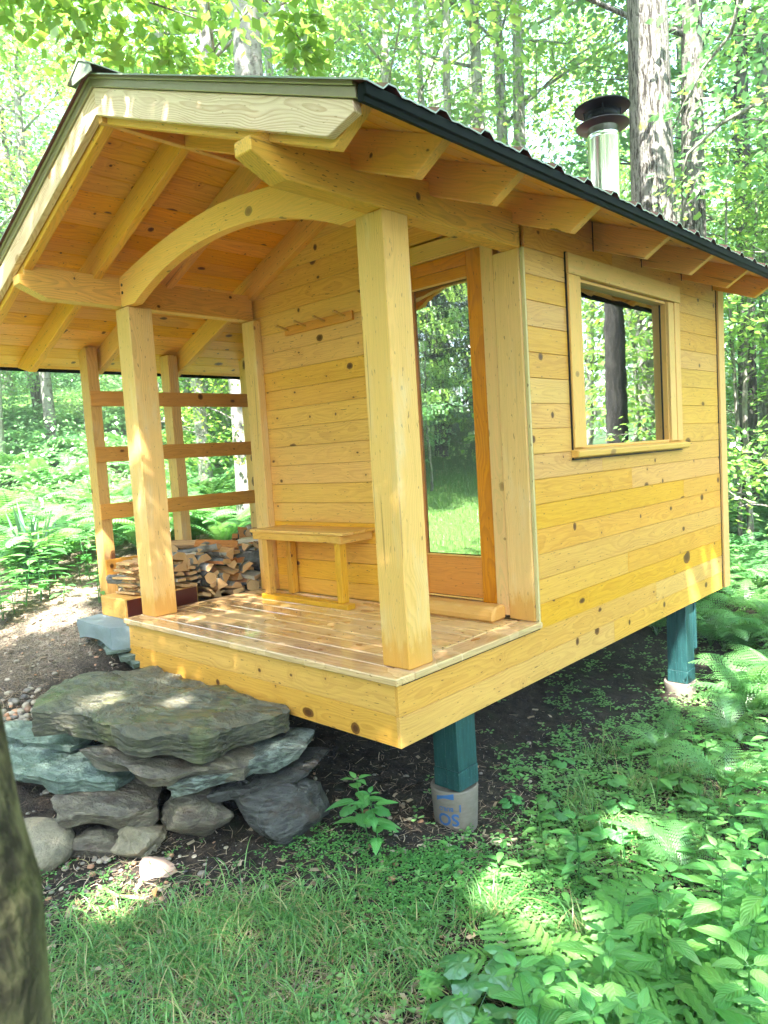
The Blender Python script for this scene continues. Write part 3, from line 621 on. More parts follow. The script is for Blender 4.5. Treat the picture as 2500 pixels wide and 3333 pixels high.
# piers: green boxed post on a cardboard footing tube
def pier(x0, y0, zb, tube_bottom, cx, cy_, r_, rear=False):
    b = WB(); wd = .175
    b.box(x0, x0 + wd * .5 - .001, y0, y0 + wd, zb + .11, SK + .01, 'z', 'y', .003); b.box(x0 + wd * .5 + .001, x0 + wd, y0, y0 + wd, zb + .11, SK + .01, 'z', 'y', .003)
    b.box(x0 - .003, x0 + wd * .5 - .001, y0 - .003, y0 + wd + .002, zb, zb + .1085, 'z', 'y', .002); b.box(x0 + wd * .5 + .001, x0 + wd + .003, y0 - .003, y0 + wd + .002, zb, zb + .1085, 'z', 'y', .002)
    if rear: b.box(x0 + .03, x0 + wd + .012, y0 + wd + .003, y0 + wd + .045, zb + .28, SK, 'z', 'y', .003)
    p = part(b, 'pier', MAT['green_paint'])
    prof = [(.001, zb - .003), (r_ * .9, zb - .006), (r_ * .95, zb - .0), (r_ * 1.0, zb - .012)] + [(r_ * (1.0 - .03 * k), zb - .012 - (zb - tube_bottom) * k / 8) for k in range(1, 9)]
    tb = lathe(prof, 40, (cx, cy_)).build('footing_tube', MAT['tube'], p, smooth=True)
    return p, tb
p1, tube1 = pier(-.22, .50, -.795, -1.3, -.150, .585, .138)
p2, tube2 = pier(-.22, 3.81, -1.09, -1.5, -.145, 3.89, .138, True)
def tube_text(body, size, ang, z, flip=True):
    cu = bpy.data.curves.new('print', 'FONT'); cu.body = body; cu.size = size; cu.extrude = 0; cu.offset = size * .022; cu.align_x = 'CENTER'; cu.resolution_u = 3
    to = bpy.data.objects.new('tmp', cu); C.objects.link(to); dg = bpy.context.evaluated_depsgraph_get()
    me = bpy.data.meshes.new_from_object(to.evaluated_get(dg)); bpy.data.objects.remove(to)
    bm = bmesh.new(); bm.from_mesh(me); bmesh.ops.triangulate(bm, faces=bm.faces[:]); bmesh.ops.subdivide_edges(bm, edges=bm.edges[:], cuts=2, use_grid_fill=False)
    for v in bm.verts:
        xx, zz_ = v.co.x, v.co.y
        if flip: xx, zz_ = -xx, -zz_
        zc = z + zz_; r0 = .138 * (1 - .03 * 8 * (-.807 - zc) / .505) + .0018; a = ang + xx / r0
        v.co = (-.150 + r0 * math.cos(a), .585 + r0 * math.sin(a), zc)
    bm.to_mesh(me); bm.free(); me.materials.clear(); me.materials.append(MAT['print']); return me
o = link('lettering', tube_text('BUILD', .032, R(-75), -.885), tube1)
o = link('lettering', tube_text('SO', .10, R(-71), -.925), tube1)
o = link('lettering', tube_text('I', .06, R(-40), -.87), tube1)
me = MB()
V = []; 
for i in range(9):
    a = R(-98 + i * 5.5); h0 = -.825 + .003 * i
    r0 = .1395
    V += [(-.150 + r0 * math.cos(a), .585 + r0 * math.sin(a), h0), (-.150 + (r0 - .0012) * math.cos(a), .585 + (r0 - .0012) * math.sin(a), h0 - .028 + .010 * math.sin(i * .5))]
me.add(V, [(2 * i, 2 * i + 1, 2 * i + 3, 2 * i + 2) for i in range(8)]); me.build('logo_band', MAT['print'], tube1)

# stove pipe through the roof
cx_, cy_ = -.26, 3.0
sp = lathe([(.118, 2.70), (.118, 3.44), (.121, 3.445), (.121, 3.452), (.118, 3.457), (.118, 3.47), (.121, 3.475), (.118, 3.482), (.118, 3.53)], 48, (cx_, cy_)).build('stove_pipe', MAT['steel'], CB, smooth=True)
lathe([(.115, 3.525), (.118, 3.53), (.20, 3.545), (.203, 3.55), (.20, 3.555), (.12, 3.566), (.118, 3.60), (.10, 3.60)], 48, (cx_, cy_)).build('storm_collar', MAT['collar'], sp, smooth=True)
mb = lathe([(.10, 3.57), (.128, 3.60), (.13, 3.645), (.10, 3.65), (.10, 3.66)], 48, (cx_, cy_)); lathe([(.001, 3.66), (.205, 3.672), (.212, 3.680), (.205, 3.692), (.10, 3.712), (.001, 3.722)], 48, (cx_, cy_), mb)
for k in range(4):
    a = k * math.pi / 2 + .5; tubepath([(cx_ + .125 * math.cos(a), cy_ + .125 * math.sin(a), 3.60), (cx_ + .14 * math.cos(a), cy_ + .14 * math.sin(a), 3.69)], [.008, .008], 6, 0, mb)
mb.build('pipe_cap', MAT['black_cap'], sp, smooth=True)
lathe([(.22, 2.74), (.17, 2.86), (.125, 2.93), (.125, 2.95), (.118, 2.955)], 32, (cx_, cy_)).build('flashing', MAT['black_metal'], CB, smooth=True)

# lean-to rack posts and rails
for y0, x0 in ((.365, -3.945), (1.145, -3.93)):
    b = WB(); b.box(x0, x0 + .145, y0, y0 + .10, -.05 if y0 < 1 else -.08, 2.20 if y0 < 1 else 2.17, 'z', 'y'); part(b, 'rack_post', 'rackpost')
b = WB(); b.box(-3.93, -3.79, 2.06, 2.16, -.1, 2.2, 'z', 'y'); part(b, 'rack_post', 'rackpost')
for z0, z1 in ((1.685, 1.818), (1.195, 1.330), (.690, .827), (.195, .333)):
    b = WB(); b.box(-3.798, -3.775, .358, 2.12, z0, z1, 'y', 'x'); part(b, 'rack_rail', 'rail')

# ------------------------------------------------------------------ bench
BN = empty('bench', (-1.92, 1.15, 0)); tag(BN, 'small slatted pine bench against the porch wall under the peg rack', 'bench')
b = WB()
for y0, y1 in ((.975, 1.09), (1.094, 1.21), (1.214, 1.325)): b.box(-2.472, -1.43 + .06, y0, y1, .545, .567, 'x', 'z', .003)
part(b, 'seat', 'bench', BN)
b = WB(); b.box(-2.45, -1.425, .985, 1.005, .488, .5435, 'x', 'y'); b.box(-1.4245, -1.405, .985, 1.32, .485, .5435, 'y', 'x'); b.box(-2.45, -2.43, 1.007, 1.32, .485, .5435, 'y', 'x'); part(b, 'apron', 'bench', BN)
for x0 in (-2.36, -1.50):
    for y0 in ((1.007, 1.245) if x0 < -2 else (1.007,)):
        b = WB(); b.box(x0, x0 + .06, y0, y0 + .065, .0405 if y0 < 1.1 else .002, .544, 'z', 'y'); part(b, 'leg', 'bench', BN)
b = WB(); b.box(-2.39, -1.375, .988, 1.068, .0012, .040, 'x', 'z'); part(b, 'foot_rail', 'bench', BN)

# ------------------------------------------------------------------ timber block, footing block, slates
b = WB(); b.box(-3.38, -2.97, .10, .76, -.06, .10, 'x', 'y', .006); tb = b.build('timber_block', W['rackpost']); tag(tb, 'thick sawn timber block with dark red side carrying the firewood', 'timber')
b = WB(); b.box(-2.969, -2.962, .115, .745, -.052, .094, 'y', 'x', .002); b.build('stained_face', MAT['end_grain_red'], tb)
from mathutils import noise as mn
def slab(name, outline, ztop, thick, mat, tilt=(0, 0), rough=.02, sub=.045, under=.12, seed=0, split=0.0):
    """a flat irregular stone: grid top and underside with ragged layered sides"""
    rg = random.Random(seed); pts = []; n = len(outline); sub = .028
    for i in range(n):
        a, c = Vector(outline[i]), Vector(outline[(i + 1) % n]); L = (c - a).length; kk = max(1, int(L / sub))
        for j in range(kk): q_ = a.lerp(c, j / kk); jn = mn.noise_vector(Vector((q_.x * 5, q_.y * 5, seed))); pts.append(q_ + Vector((jn.x, jn.y)) * rough * 1.3 + Vector((rg.uniform(-1, 1), rg.uniform(-1, 1))) * rough * .10)
    cx0 = sum(p.x for p in pts) / len(pts); cy0 = sum(p.y for p in pts) / len(pts); cc = Vector((cx0, cy0))
    mb = MB(); V = []; m_ = len(pts)
    def zz(x, y):
        q = Vector((x * 2.2 + y * 1.2 + seed, (y * 1.9 - x * .9) * 7.0, seed * .7)); st2 = mn.noise(q) ; st2 = (math.floor(st2 * 3.2) + min(1, ((st2 * 3.2) % 1) * 3)) / 3.2
        return ztop + tilt[0] * (x - cx0) + tilt[1] * (y - cy0) + .30 * rough * math.sin(x * 9 + seed) * math.cos(y * 8 + seed * 2) + rough * .55 * st2 + rough * .25 * mn.noise(q * 3.1)
    nr = 18
    for r_ in range(1, nr + 1):
        t = r_ / nr
        for p in pts:
            q = cc.lerp(p, t); V.append((q.x, q.y, zz(q.x, q.y) - (.35 * rough * (t ** 8)) + rg.uniform(-.05, .05) * rough))
    lay = max(3, int(thick / .022)); offs = [rg.uniform(-1, 1) for _ in range(lay + 1)]
    for l in range(1, lay + 1):
        t = l / lay
        for i, p in enumerate(pts):
            dd = (p - cc).normalized(); an = math.atan2(dd.y, dd.x); ins = under * t ** 1.6 * (.7 + .5 * math.sin(i * .37 + seed)) + rough * (1.0 * mn.noise(Vector((an * 2.6 + seed, t * 1.3 + an * .8, 3))) + .3 * mn.noise(Vector((an * 7, t * 3 + an * 2, seed)))) + offs[l] * rough * .16
            q = p - dd * ins; V.append((q.x, q.y, zz(p.x, p.y) - thick * t * (.85 + .15 * math.sin(i * .21 + seed * 3))))
    tot = nr + lay; F2 = []
    for r_ in range(tot - 1):
        for i in range(m_): F2.append((r_ * m_ + i, r_ * m_ + (i + 1) % m_, (r_ + 1) * m_ + (i + 1) % m_, (r_ + 1) * m_ + i)[::-1])
    c0 = len(V); V.append((cx0, cy0, zz(cx0, cy0))); c1 = len(V); V.append((cx0, cy0, ztop - thick))
    for i in range(m_): F2.append((c0, i, (i + 1) % m_)); F2.append((c1, (tot - 1) * m_ + (i + 1) % m_, (tot - 1) * m_ + i))
    mb.add(V, F2); me = mb.mesh(name, mat, smooth=True)
    try: me.set_sharp_from_angle(angle=R(20))
    except Exception: pass
    return link(name, me)
from mathutils import noise as mn
def boulder(name, loc, size, mat, seed=0, rot=0.0, ang=.35, flat=.0):
    bm = bmesh.new(); bmesh.ops.create_icosphere(bm, subdivisions=4, radius=1); off = Vector((seed * 3.1, seed * 1.7, seed * .9))
    for v in bm.verts:
        d_ = v.co.normalized(); r_ = 1 + ang * (mn.noise(d_ * 1.2 + off)) + .16 * ang * mn.noise(d_ * 5 + off) + ang * .5 * abs(mn.noise(d_ * 2.4 + off * 2))
        q = d_ * r_
        if ang > .3:      # broken planes
            for kk in range(5):
                pn_ = Vector((math.sin(seed + kk * 2.1), math.cos(seed * 1.3 + kk * 1.7), math.sin(seed * .7 + kk * 3.1))).normalized(); e_ = q.dot(pn_) - .78
                if e_ > 0: q -= pn_ * e_ * .85
        v.co = Vector((q.x * size[0], q.y * size[1], q.z * size[2]))
    me = bpy.data.meshes.new(name); bm.to_mesh(me); bm.free(); me.materials.append(mat); me.polygons.foreach_set('use_smooth', [True] * len(me.polygons))
    try: me.set_sharp_from_angle(angle=R(38))
    except Exception: pass
    return link(name, me, None, loc, (rot * .3, 0, rot))
o = slab('stone_block', [(-3.42, -.10), (-2.80, -.12), (-2.72, .04), (-2.79, .60), (-3.45, .62)], -.058, .17, MAT['concrete'], rough=.008, under=.012, seed=3); tag(o, 'blue grey stone footing block beneath the timber block left of the deck', 'stone block')
for i, (ol, zt_, th_) in enumerate((([(-3.25, -.02), (-2.80, -.16), (-2.70, .05), (-2.76, .5), (-3.2, .5)], -.230, .035), ([(-3.12, .03), (-2.72, -.10), (-2.62, .12), (-2.66, .5), (-3.1, .5)], -.268, .045), ([(-3.0, .04), (-2.64, -.05), (-2.56, .15), (-2.6, .5), (-3.0, .5)], -.316, .07))):
    o = slab('slate_piece', ol, zt_, th_, MAT['slate'], rough=.012, under=.03, seed=11 + i)
    tag(o, ['thin blue green slate directly under the stone footing block', 'middle slate of the three stacked below the footing block', 'lowest and thickest slate stacked beside the skirt corner'][i], 'slate', 'slates under the footing block')

# ------------------------------------------------------------------ slab step and stacked stones
o = slab('slab_step', [(-2.15, -.965), (-2.42, -.82), (-2.56, -.66), (-2.66, -.42), (-2.43, -.025), (-2.20, -.03), (-1.9, -.04), (-1.5, -.03), (-.86, -.03), (-.77, -.06), (-.78, -.20), (-.84, -.30), (-.885, -.43), (-.90, -.55), (-1.0, -.62), (-1.19, -.79), (-1.5, -.82), (-1.83, -.80)], -.30, .175, MAT['slab'], rough=.034, under=.055, seed=5); tag(o, 'huge flat grey green slab step in front of the porch', 'stone slab')
def st(o, lab): tag(o, lab, 'stone', 'stones stacked below the slab step')
st(slab('stacked_stone', [(-1.75, -.86), (-1.05, -.80), (-.74, -.42), (-.80, -.20), (-1.2, -.1), (-1.7, -.3)], -.485, .085, MAT['brownrock'], rough=.025, under=.07, seed=21), 'thin brown layered stone wedged right under the slab step')
st(slab('stacked_stone', [(-1.06, -.70), (-.92, -.66), (-.72, -.36), (-.60, -.12), (-.72, .05), (-1.2, .1)], -.50, .10, MAT['streak'], tilt=(.18, .1), rough=.025, under=.05, seed=22), 'pale green streaked stone slanting under the right of the slab step')
st(slab('stacked_stone', [(-.95, -.55), (-.70, -.40), (-.57, -.12), (-.66, .1), (-1.1, .1)], -.60, .07, MAT['darkrock'], tilt=(.1, .1), rough=.02, under=.05, seed=23), 'dark thin stone between the pale slanting stone and the round dark one')
st(boulder('stacked_stone', (-.70, -.24, -.765), (.25, .21, .15), MAT['darkrock'], 4, .35), 'dark rounded wet stone nearest the front pier')
st(boulder('stacked_stone', (-1.04, -.56, -.78), (.19, .15, .125), MAT['brownrock'], 7, .2, .45), 'blocky brown stone with rusty face below the stacked layers')
st(slab('stacked_stone', [(-1.76, -1.06), (-1.50, -1.12), (-1.22, -.92), (-1.16, -.72), (-1.4, -.55), (-1.95, -.7)], -.70, .11, MAT['brownrock'], rough=.03, under=.06, seed=26), 'long flat olive stone in front of the slab step')
o = slab('path_slab', [(-2.10, -1.12), (-1.72, -.98), (-1.46, -.80), (-1.55, -.66), (-1.95, -.60), (-2.30, -.65), (-2.75, -.88), (-2.5, -1.12)], -.615, .085, MAT['slate'], rough=.022, under=.03, seed=31); tag(o, 'large pale green slate slab left of the stacked stones', 'stone slab')
o = slab('path_slab', [(-2.45, -.93), (-2.20, -.84), (-2.02, -.80), (-2.1, -.62), (-2.5, -.62), (-2.95, -.85), (-2.7, -.98)], -.56, .06, MAT['slate'], rough=.02, under=.03, seed=32); tag(o, 'smaller green slate slab tucked beside the slab step', 'stone slab')
st(boulder('round_boulder', (-1.62, -1.22, -.875), (.22, .20, .125), MAT['boulder'], 2, .6, .12), 'smooth rounded tan boulder beside the foreground trunk')
st(boulder('stacked_stone', (-1.42, -.94, -.90), (.17, .12, .075), MAT['brownrock'], 13, .4, .55), 'small pale rough stone right of the rounded tan boulder')
st(boulder('stacked_stone', (-1.20, -.80, -.885), (.14, .10, .095), MAT['boulder'], 17, 1.2, .6), 'jagged pale stone leaning against the blocky brown stone')
st(boulder('small_stone', (-1.80, -1.33, -.80), (.035, .03, .045), plain('white_stone', (.62, .60, .54), .6), 9, 0, .1), 'small white egg shaped stone by the foreground trunk')
st(boulder('small_stone', (-1.0, -.85, -.95), (.12, .10, .04), plain('pink_stone', (.55, .38, .30), .6, 0, .3), 19, .3, .4), 'flat pinkish stone at the foot of the stacked stones')

# ------------------------------------------------------------------ pebbles (uncountable)
def pebbles(name, n, fx, smin, smax, seed, kind='stuff'):
    rg = np.random.default_rng(seed); bm = bmesh.new(); bmesh.ops.create_icosphere(bm, subdivisions=2, radius=1); bv = np.array([v.co[:] for v in bm.verts]); bf = np.array([[v.index for v in f_.verts] for f_ in bm.faces]); bm.free()
    P_ = fx(rg, n); n = len(P_); s_ = rg.uniform(smin, smax, (n, 1)) * np.array([1, 1, .6]) * rg.uniform(.7, 1.3, (n, 3)); a = rg.uniform(0, 6.28, n)
    z = ground(P_[:, 0], P_[:, 1])
    v = bv[None] * s_[:, None, :]; ca, sa = np.cos(a)[:, None], np.sin(a)[:, None]
    vx = v[..., 0] * ca - v[..., 1] * sa + P_[:, 0:1]; vy = v[..., 0] * sa + v[..., 1] * ca + P_[:, 1:2]; vz = v[..., 2] + (z + (P_[:, 2] if P_.shape[1] > 2 else 0) + s_[:, 2] * .35)[:, None]
    V = np.stack([vx, vy, vz], -1).reshape(-1, 3); F_ = (bf[None] + (np.arange(n) * len(bv))[:, None, None]).reshape(-1, 3)
    A = np.repeat(rg.random(n), len(bv)); o = link(name, mesh_np(name, V, F_, MAT['pebble'], np.stack([A * 0, A * 0, A], -1), True)); tag(o, 'loose river pebbles and chips lying on the dark soil' if 'river' in name else 'small stones scattered over the soil', 'pebbles', kind=kind); return o
def blob(cx, cy, sx, sy, rot=0):
    def f_(rg, n):
        p = rg.standard_normal((n, 2)) * [sx, sy]; c, s = math.cos(rot), math.sin(rot)
        return np.stack([p[:, 0] * c - p[:, 1] * s + cx, p[:, 0] * s + p[:, 1] * c + cy], -1)
    return f_
pebbles('river_pebbles', 420, lambda rg, n: np.concatenate([blob(-2.95, -.78, .22, .12, .9)(rg, n // 2), blob(-2.6, -1.05, .3, .12, .9)(rg, n // 2)]), .014, .034, 41)
pebbles('scattered_stones', 720, lambda rg, n: np.concatenate([blob(-1.2, -1.05, .5, .22)(rg, n // 3), blob(.0, .1, 1.0, .8)(rg, n // 3), blob(-3.6, -.4, .9, .5)(rg, n // 3)]), .005, .02, 42)

# ------------------------------------------------------------------ firewood
MAT['split'] = wood('split_wood', (.60, .36, .16), (.38, .18, .06), ring=.35, knots=.1, var=.5, rough=.75, rfreq=70, fine=.6)
MAT['split2'] = wood('split_wood_reddish', (.50, .21, .08), (.30, .10, .035), ring=.35, knots=.1, var=.4, rough=.75, rfreq=70, fine=.6)
MAT['split3'] = wood('split_wood_grey', (.58, .50, .38), (.34, .27, .19), ring=.35, knots=.1, var=.35, rough=.8, rfreq=70, fine=.6)
m = N('log_end'); p = m.obj(); x, y, z = m.sep(p); r_ = m.math('SQRT', m.math('ADD', m.math('MULTIPLY', y, y), m.math('MULTIPLY', z, z)))
c = m.mix(m.ss(m.math('FRACT', m.math('MULTIPLY', r_, 140)), .4, .9), (.54, .34, .16, 1), (.36, .20, .08, 1)); MAT['logend'] = m.end(m.bsdf(c, .8, m.bump(m.noise(p, 90, 3), .4, .003)))
def log_mesh(kind, L, r_, mats, seed):
    rg = random.Random(seed); n = 16 if kind == 'round' else 0
    if kind == 'round': sec = [(math.cos(2 * math.pi * i / n) * r_, math.sin(2 * math.pi * i / n) * r_) for i in range(n)]
    elif kind == 'wedge': sec = [(-.6 * r_, -.5 * r_), (.75 * r_, -.55 * r_), (.8 * r_, -.1 * r_), (.5 * r_, .35 * r_), (0, .75 * r_)]
    elif kind == 'half': sec = [(-r_, -.35 * r_), (r_, -.35 * r_), (.85 * r_, .15 * r_), (.4 * r_, .5 * r_), (-.4 * r_, .52 * r_), (-.9 * r_, .1 * r_)]
    else: sec = [(-r_, -.32 * r_), (r_, -.38 * r_), (.95 * r_, .30 * r_), (-.9 * r_, .36 * r_)]
    sec = [(a + rg.uniform(-.1, .1) * r_, b + rg.uniform(-.1, .1) * r_) for a, b in sec]; n = len(sec); ns = 8
    V = []; wc = []; b0 = rg.random(); o1 = rg.uniform(0, 50)
    for j in range(ns + 1):
        x = (j / ns - .5) * L; sk = rg.uniform(-.06, .06) * r_; sc_ = 1 + rg.uniform(-.05, .05) + .12 * (j / ns - .5) * math.sin(seed)
        for a, b in sec: V.append((x + (0 if 0 < j < ns else rg.uniform(-.008, .008)), a * sc_ + sk + rg.uniform(-.03, .03) * r_, b * sc_ + rg.uniform(-.03, .03) * r_))
    F_ = []; mi = []
    bark_i = {'round': list(range(n)), 'wedge': [1, 2], 'half': [1, 2, 3, 4]}.get(kind, []) 
    for j in range(ns):
        for i in range(n): F_.append((j * n + i, j * n + (i + 1) % n, (j + 1) * n + (i + 1) % n, (j + 1) * n + i)); mi.append(1 if i in bark_i else 0)
    F_ += [tuple(range(n - 1, -1, -1)), tuple(range(ns * n, ns * n + n))]; mi += [2, 2]
    me = bpy.data.meshes.new('firewood_log'); me.from_pydata(V, [], F_)
    for q in mats: me.materials.append(q)
    me.polygons.foreach_set('material_index', mi); Va = np.array(V, dtype=np.float32)
    at = me.attributes.new('wc', 'FLOAT_VECTOR', 'POINT'); at.data.foreach_set('vector', (Va + o1).ravel()); at = me.attributes.new('wl', 'FLOAT_VECTOR', 'POINT'); at.data.foreach_set('vector', Va.ravel())
    at = me.attributes.new('brd', 'FLOAT', 'POINT'); at.data.foreach_set('value', np.full(len(V), b0, dtype=np.float32)); me.update(); return me
BK = {'d': MAT['bark_dark'], 'g': MAT['bark_grey'], 'p': MAT['bark_birch']}
LM = {}
for i, (kd, r_, mt, bk) in enumerate((('wedge', .075, 'split', 'g'), ('wedge', .06, 'split2', 'd'), ('half', .06, 'split', 'g'), ('half', .05, 'split2', 'p'), ('stick', .04, 'split', 'g'), ('stick', .05, 'split3', 'g'), ('round', .045, 'split', 'd'), ('round', .035, 'split', 'p'), ('stick', .03, 'split', 'g'), ('wedge', .05, 'split3', 'p'), ('round', .05, 'split', 'd'), ('half', .085, 'split2', 'g'))):
    LM[i] = log_mesh(kd, random.uniform(.36, .44), r_, (MAT[mt], BK[bk], MAT['logend']), i + 3)
LT = ['split firewood wedge in the heap left of the bench', 'reddish split firewood wedge in the heap left of the bench', 'half round of pale firewood in the heap left of the bench', 'half round of reddish firewood in the heap left of the bench',
      'flat pale stick of firewood in the heap left of the bench', 'flat greyish stick of firewood in the heap left of the bench', 'dark barked round log in the firewood heap', 'pale barked round branch in the firewood heap', 'thin kindling stick in the firewood heap', 'greyish split wedge in the firewood heap', 'thick dark barked round log in the firewood heap', 'broad reddish half log in the firewood heap']
rg = random.Random(12)
def prof(y):      # height profile of the heap along the rack
    return float(np.interp(y, [.25, .5, .75, .95, 1.15, 1.4, 1.65, 1.9, 2.1], [.22, .30, .34, .42, .36, .34, .42, .46, .40]))
cnt = 0
for col, xc in ((0, -3.07), (1, -3.50)):
    y = .82 if col == 0 else .45
    while y < 2.05:
        z = (-.04 if y > .80 else .13); lay = 0; top = prof(y) + .03 * math.sin(y * 9) - (.05 if col == 1 else 0)
        while z < top:
            k = rg.choice([0, 0, 1, 1, 2, 3, 4, 4, 5, 6, 7, 8, 9, 10, 11]); o = link('firewood_log', LM[k], None, (xc + rg.uniform(-.06, .06), y + rg.uniform(-.02, .02) + (.04 if lay % 2 else 0), z + .03),
                (rg.uniform(-.9, .9) + rg.choice([0, math.pi]), rg.uniform(-.16, .16), rg.uniform(-.38, .38) + (rg.choice([-.8, .7, .4]) if z > top - .13 else 0)), rg.uniform(.8, 1.2))
            tag(o, LT[k], 'log', 'firewood heap in the lean-to rack'); z += rg.uniform(.055, .078); lay += 1; cnt += 1
        y += rg.uniform(.088, .108)
# criss-crossed kindling stack on the timber block
for lay in range(9):
    for j in range(4):
        al = lay % 2; x = -3.28 + (j * .085 if al else rg.uniform(-.02, .02)); y = (.36 + rg.uniform(-.02, .02)) if al else .20 + j * .10
        o = link('firewood_log', LM[rg.choice([4, 8, 8, 5])], None, ((x if al else -3.16), y + .03, .118 + lay * .030), (rg.uniform(-.1, .1), rg.uniform(-.03, .03), (math.pi / 2 if al else 0) + rg.uniform(-.16, .16)), (.75 + rg.uniform(-.1, .1), .85, .75))
        tag(o, 'small kindling stick criss-crossed on the timber block behind the left post', 'log', 'kindling stack on the timber block')
for lay in range(6):
    for j in range(3):
        o = link('firewood_log', LM[rg.choice([2, 4, 5, 11])], None, (-3.13 + rg.uniform(-.03, .03), .62 + j * .10, .125 + lay * .048), (rg.uniform(-.2, .2), 0, rg.uniform(-.12, .12)), (.85, .8, .8))
        tag(o, 'pale flat cut piece stacked on the timber block beside the left post', 'log', 'flat pieces on the timber block')
o = link('firewood_log', log_mesh('half', .46, .13, (MAT['split3'], BK['d'], MAT['logend']), 77), None, (-3.18, 1.90, .50), (.5, .12, .2)); tag(o, 'biggest dark barked half log near the top of the heap', 'log')
o = link('firewood_log', log_mesh('wedge', .30, .13, (MAT['split3'], MAT['split3'], MAT['split3']), 78), None, (-3.16, 1.98, .63), (.9, -.2, .9)); tag(o, 'pale grey chunk of wood topping the firewood heap', 'log')
o = link('firewood_log', log_mesh('round', .42, .065, (MAT['split'], BK['d'], MAT['logend']), 79), None, (-2.98, 1.22, .27), (0, .05, .75)); tag(o, 'smooth dark barked branch lying across the front of the heap', 'log')

# ------------------------------------------------------------------ leaf and frond geometry
def leaf(mb, org, d, nrm, L, Wd, fold=.25, droop=.3, rnd=None, seg=6, shape='ovate', serr=0.0):
    """one leaf: strip of seg rows, 4 columns, folded at the midrib and drooping"""
    d = Vector(d).normalized(); nrm = Vector(nrm); nrm = (nrm - d * nrm.dot(d)).normalized(); sd = d.cross(nrm)
    r_ = random.random() if rnd is None else rnd; V = []; A = []; k0 = 5
    for i in range(seg + 1):
        t = i / seg
        if shape == 'ovate': wd = math.sin(math.pi * min(1, t ** .72)) ** .85 * (1 - .25 * t)
        elif shape == 'lance': wd = math.sin(math.pi * t) ** .8
        else: wd = math.sin(math.pi * t ** .5) ** .7
        wd = max(wd, .0) * Wd * .5 * (1 + (serr if i % 2 else -serr))
        c = Vector(org) + d * (L * (t - .12 * droop * t * t)) - nrm * (L * droop * t * t)
        for s in (-1, -.5, 0, .5, 1):
            V.append(c + sd * s * wd + nrm * (abs(s) * wd * fold - .10 * wd * s * s)); A.append((t, s, r_))
    F_ = [(i * k0 + j, i * k0 + j + 1, (i + 1) * k0 + j + 1, (i + 1) * k0 + j) for i in range(seg) for j in range(4)]
    mb.add(V, F_, A)
def frond(mb, org, az, L, rise, np_=16, wmax=.26, detail=0, droop=1.0, rnd=.5, wav=False, start=.18):
    """a fern frond arching outwards; detail 0: strip pinnae, 1: toothed pinnae"""
    o = Vector(org); ha = Vector((math.cos(az), math.sin(az), 0)); pts = []; p = o.copy(); e = rise; n = 24
    for i in range(n + 1):
        pts.append(p.copy()); t = i / n; dirv = ha * math.cos(e) + Vector((0, 0, math.sin(e))); p = p + dirv * (L / n); e -= droop * (1.9 / n) * (.35 + 1.3 * t)
    tubepath(pts[::4], [.0035 * (1 - .7 * j / 6) * (L / .7) for j in range(len(pts[::4]))], 4, 0, mb)
    for k in range(np_):
        t = start + (1 - start) * (k + .5) / np_; fi = t * n; i = min(int(fi), n - 1); c = pts[i].lerp(pts[i + 1], fi - i); dv = (pts[i + 1] - pts[i]).normalized()
        up_ = Vector((0, 0, 1)); side = dv.cross(up_); side = side.normalized() if side.length > .01 else ha.cross(up_); nn = side.cross(dv)
        q = (t - start) / (1 - start); wl_ = wmax * L * (math.sin(math.pi * (.12 + .88 * q) ** .75) ** .8 if q < .98 else .08); sp_ = L * (1 - start) / np_
        for sg in (-1, 1):
            pd = (side * sg + dv * (.35 + .5 * q) - nn * .12 + Vector((0, 0, -.10))).normalized(); wq = (pd.cross(nn)).normalized()
            if wav:
                ns = 10; V = []; A = []
                for j in range(ns + 1):
                    tt = j / ns; hw = sp_ * .40 * (.55 + 1.1 * tt - 1.35 * tt ** 2 + .1) * (1 + (.22 if j % 2 else -.22)) * (0.15 if j == ns else 1)
                    cc = c + pd * wl_ * tt - nn * wl_ * .16 * tt * tt
                    V += [cc - wq * hw - nn * .004, cc, cc + wq * hw - nn * .004]; A += [(tt, -1, rnd), (tt, 0, rnd), (tt, 1, rnd)]
                mb.add(V, [(j * 3 + a, j * 3 + a + 1, j * 3 + a + 4, j * 3 + a + 3) for j in range(ns) for a in (0, 1)], A)
            elif detail == 0:
                hw = sp_ * .40; V = [c - wq * hw * .6, c + wq * hw * .6, c + pd * wl_ * .5 + wq * hw - nn * wl_ * .03, c + pd * wl_ * .5 - wq * hw - nn * wl_ * .03, c + pd * wl_ - nn * wl_ * .14]
                mb.add(V, [(0, 1, 2, 3), (3, 2, 4)], [(0, 0, rnd)] * 5)
            else:
                m_ = max(4, int(9 * wl_ / (wmax * L)))
                for j in range(m_):
                    tt = (j + .3) / m_; cc = c + pd * wl_ * tt - nn * wl_ * .12 * tt * tt; hl = sp_ * .56 * (1 - .75 * tt); ww_ = wl_ / m_ * .42
                    for s2 in (-1, 1):
                        e_ = cc + wq * s2 * hl + pd * hl * .3
                        mb.add([cc - pd * ww_, cc + pd * ww_, e_ + pd * ww_ * .5, e_ - pd * ww_ * .3], [(0, 1, 2, 3)], [(tt, s2, rnd)] * 4)
def fern_mesh(name, nf, L, detail, seed, mat, wav=False, np_=16, rise=(1.0, 1.35), wmax=.26):
    random.seed(seed); mb = MB()
    for k in range(nf):
        az = 2 * math.pi * (k + random.uniform(-.3, .3)) / nf
        frond(mb, (0, 0, 0), az, L * random.uniform(.75, 1.1), random.uniform(*rise), np_, wmax, detail, random.uniform(.75, 1.15), random.random(), wav)
    return mb.mesh(name, mat)
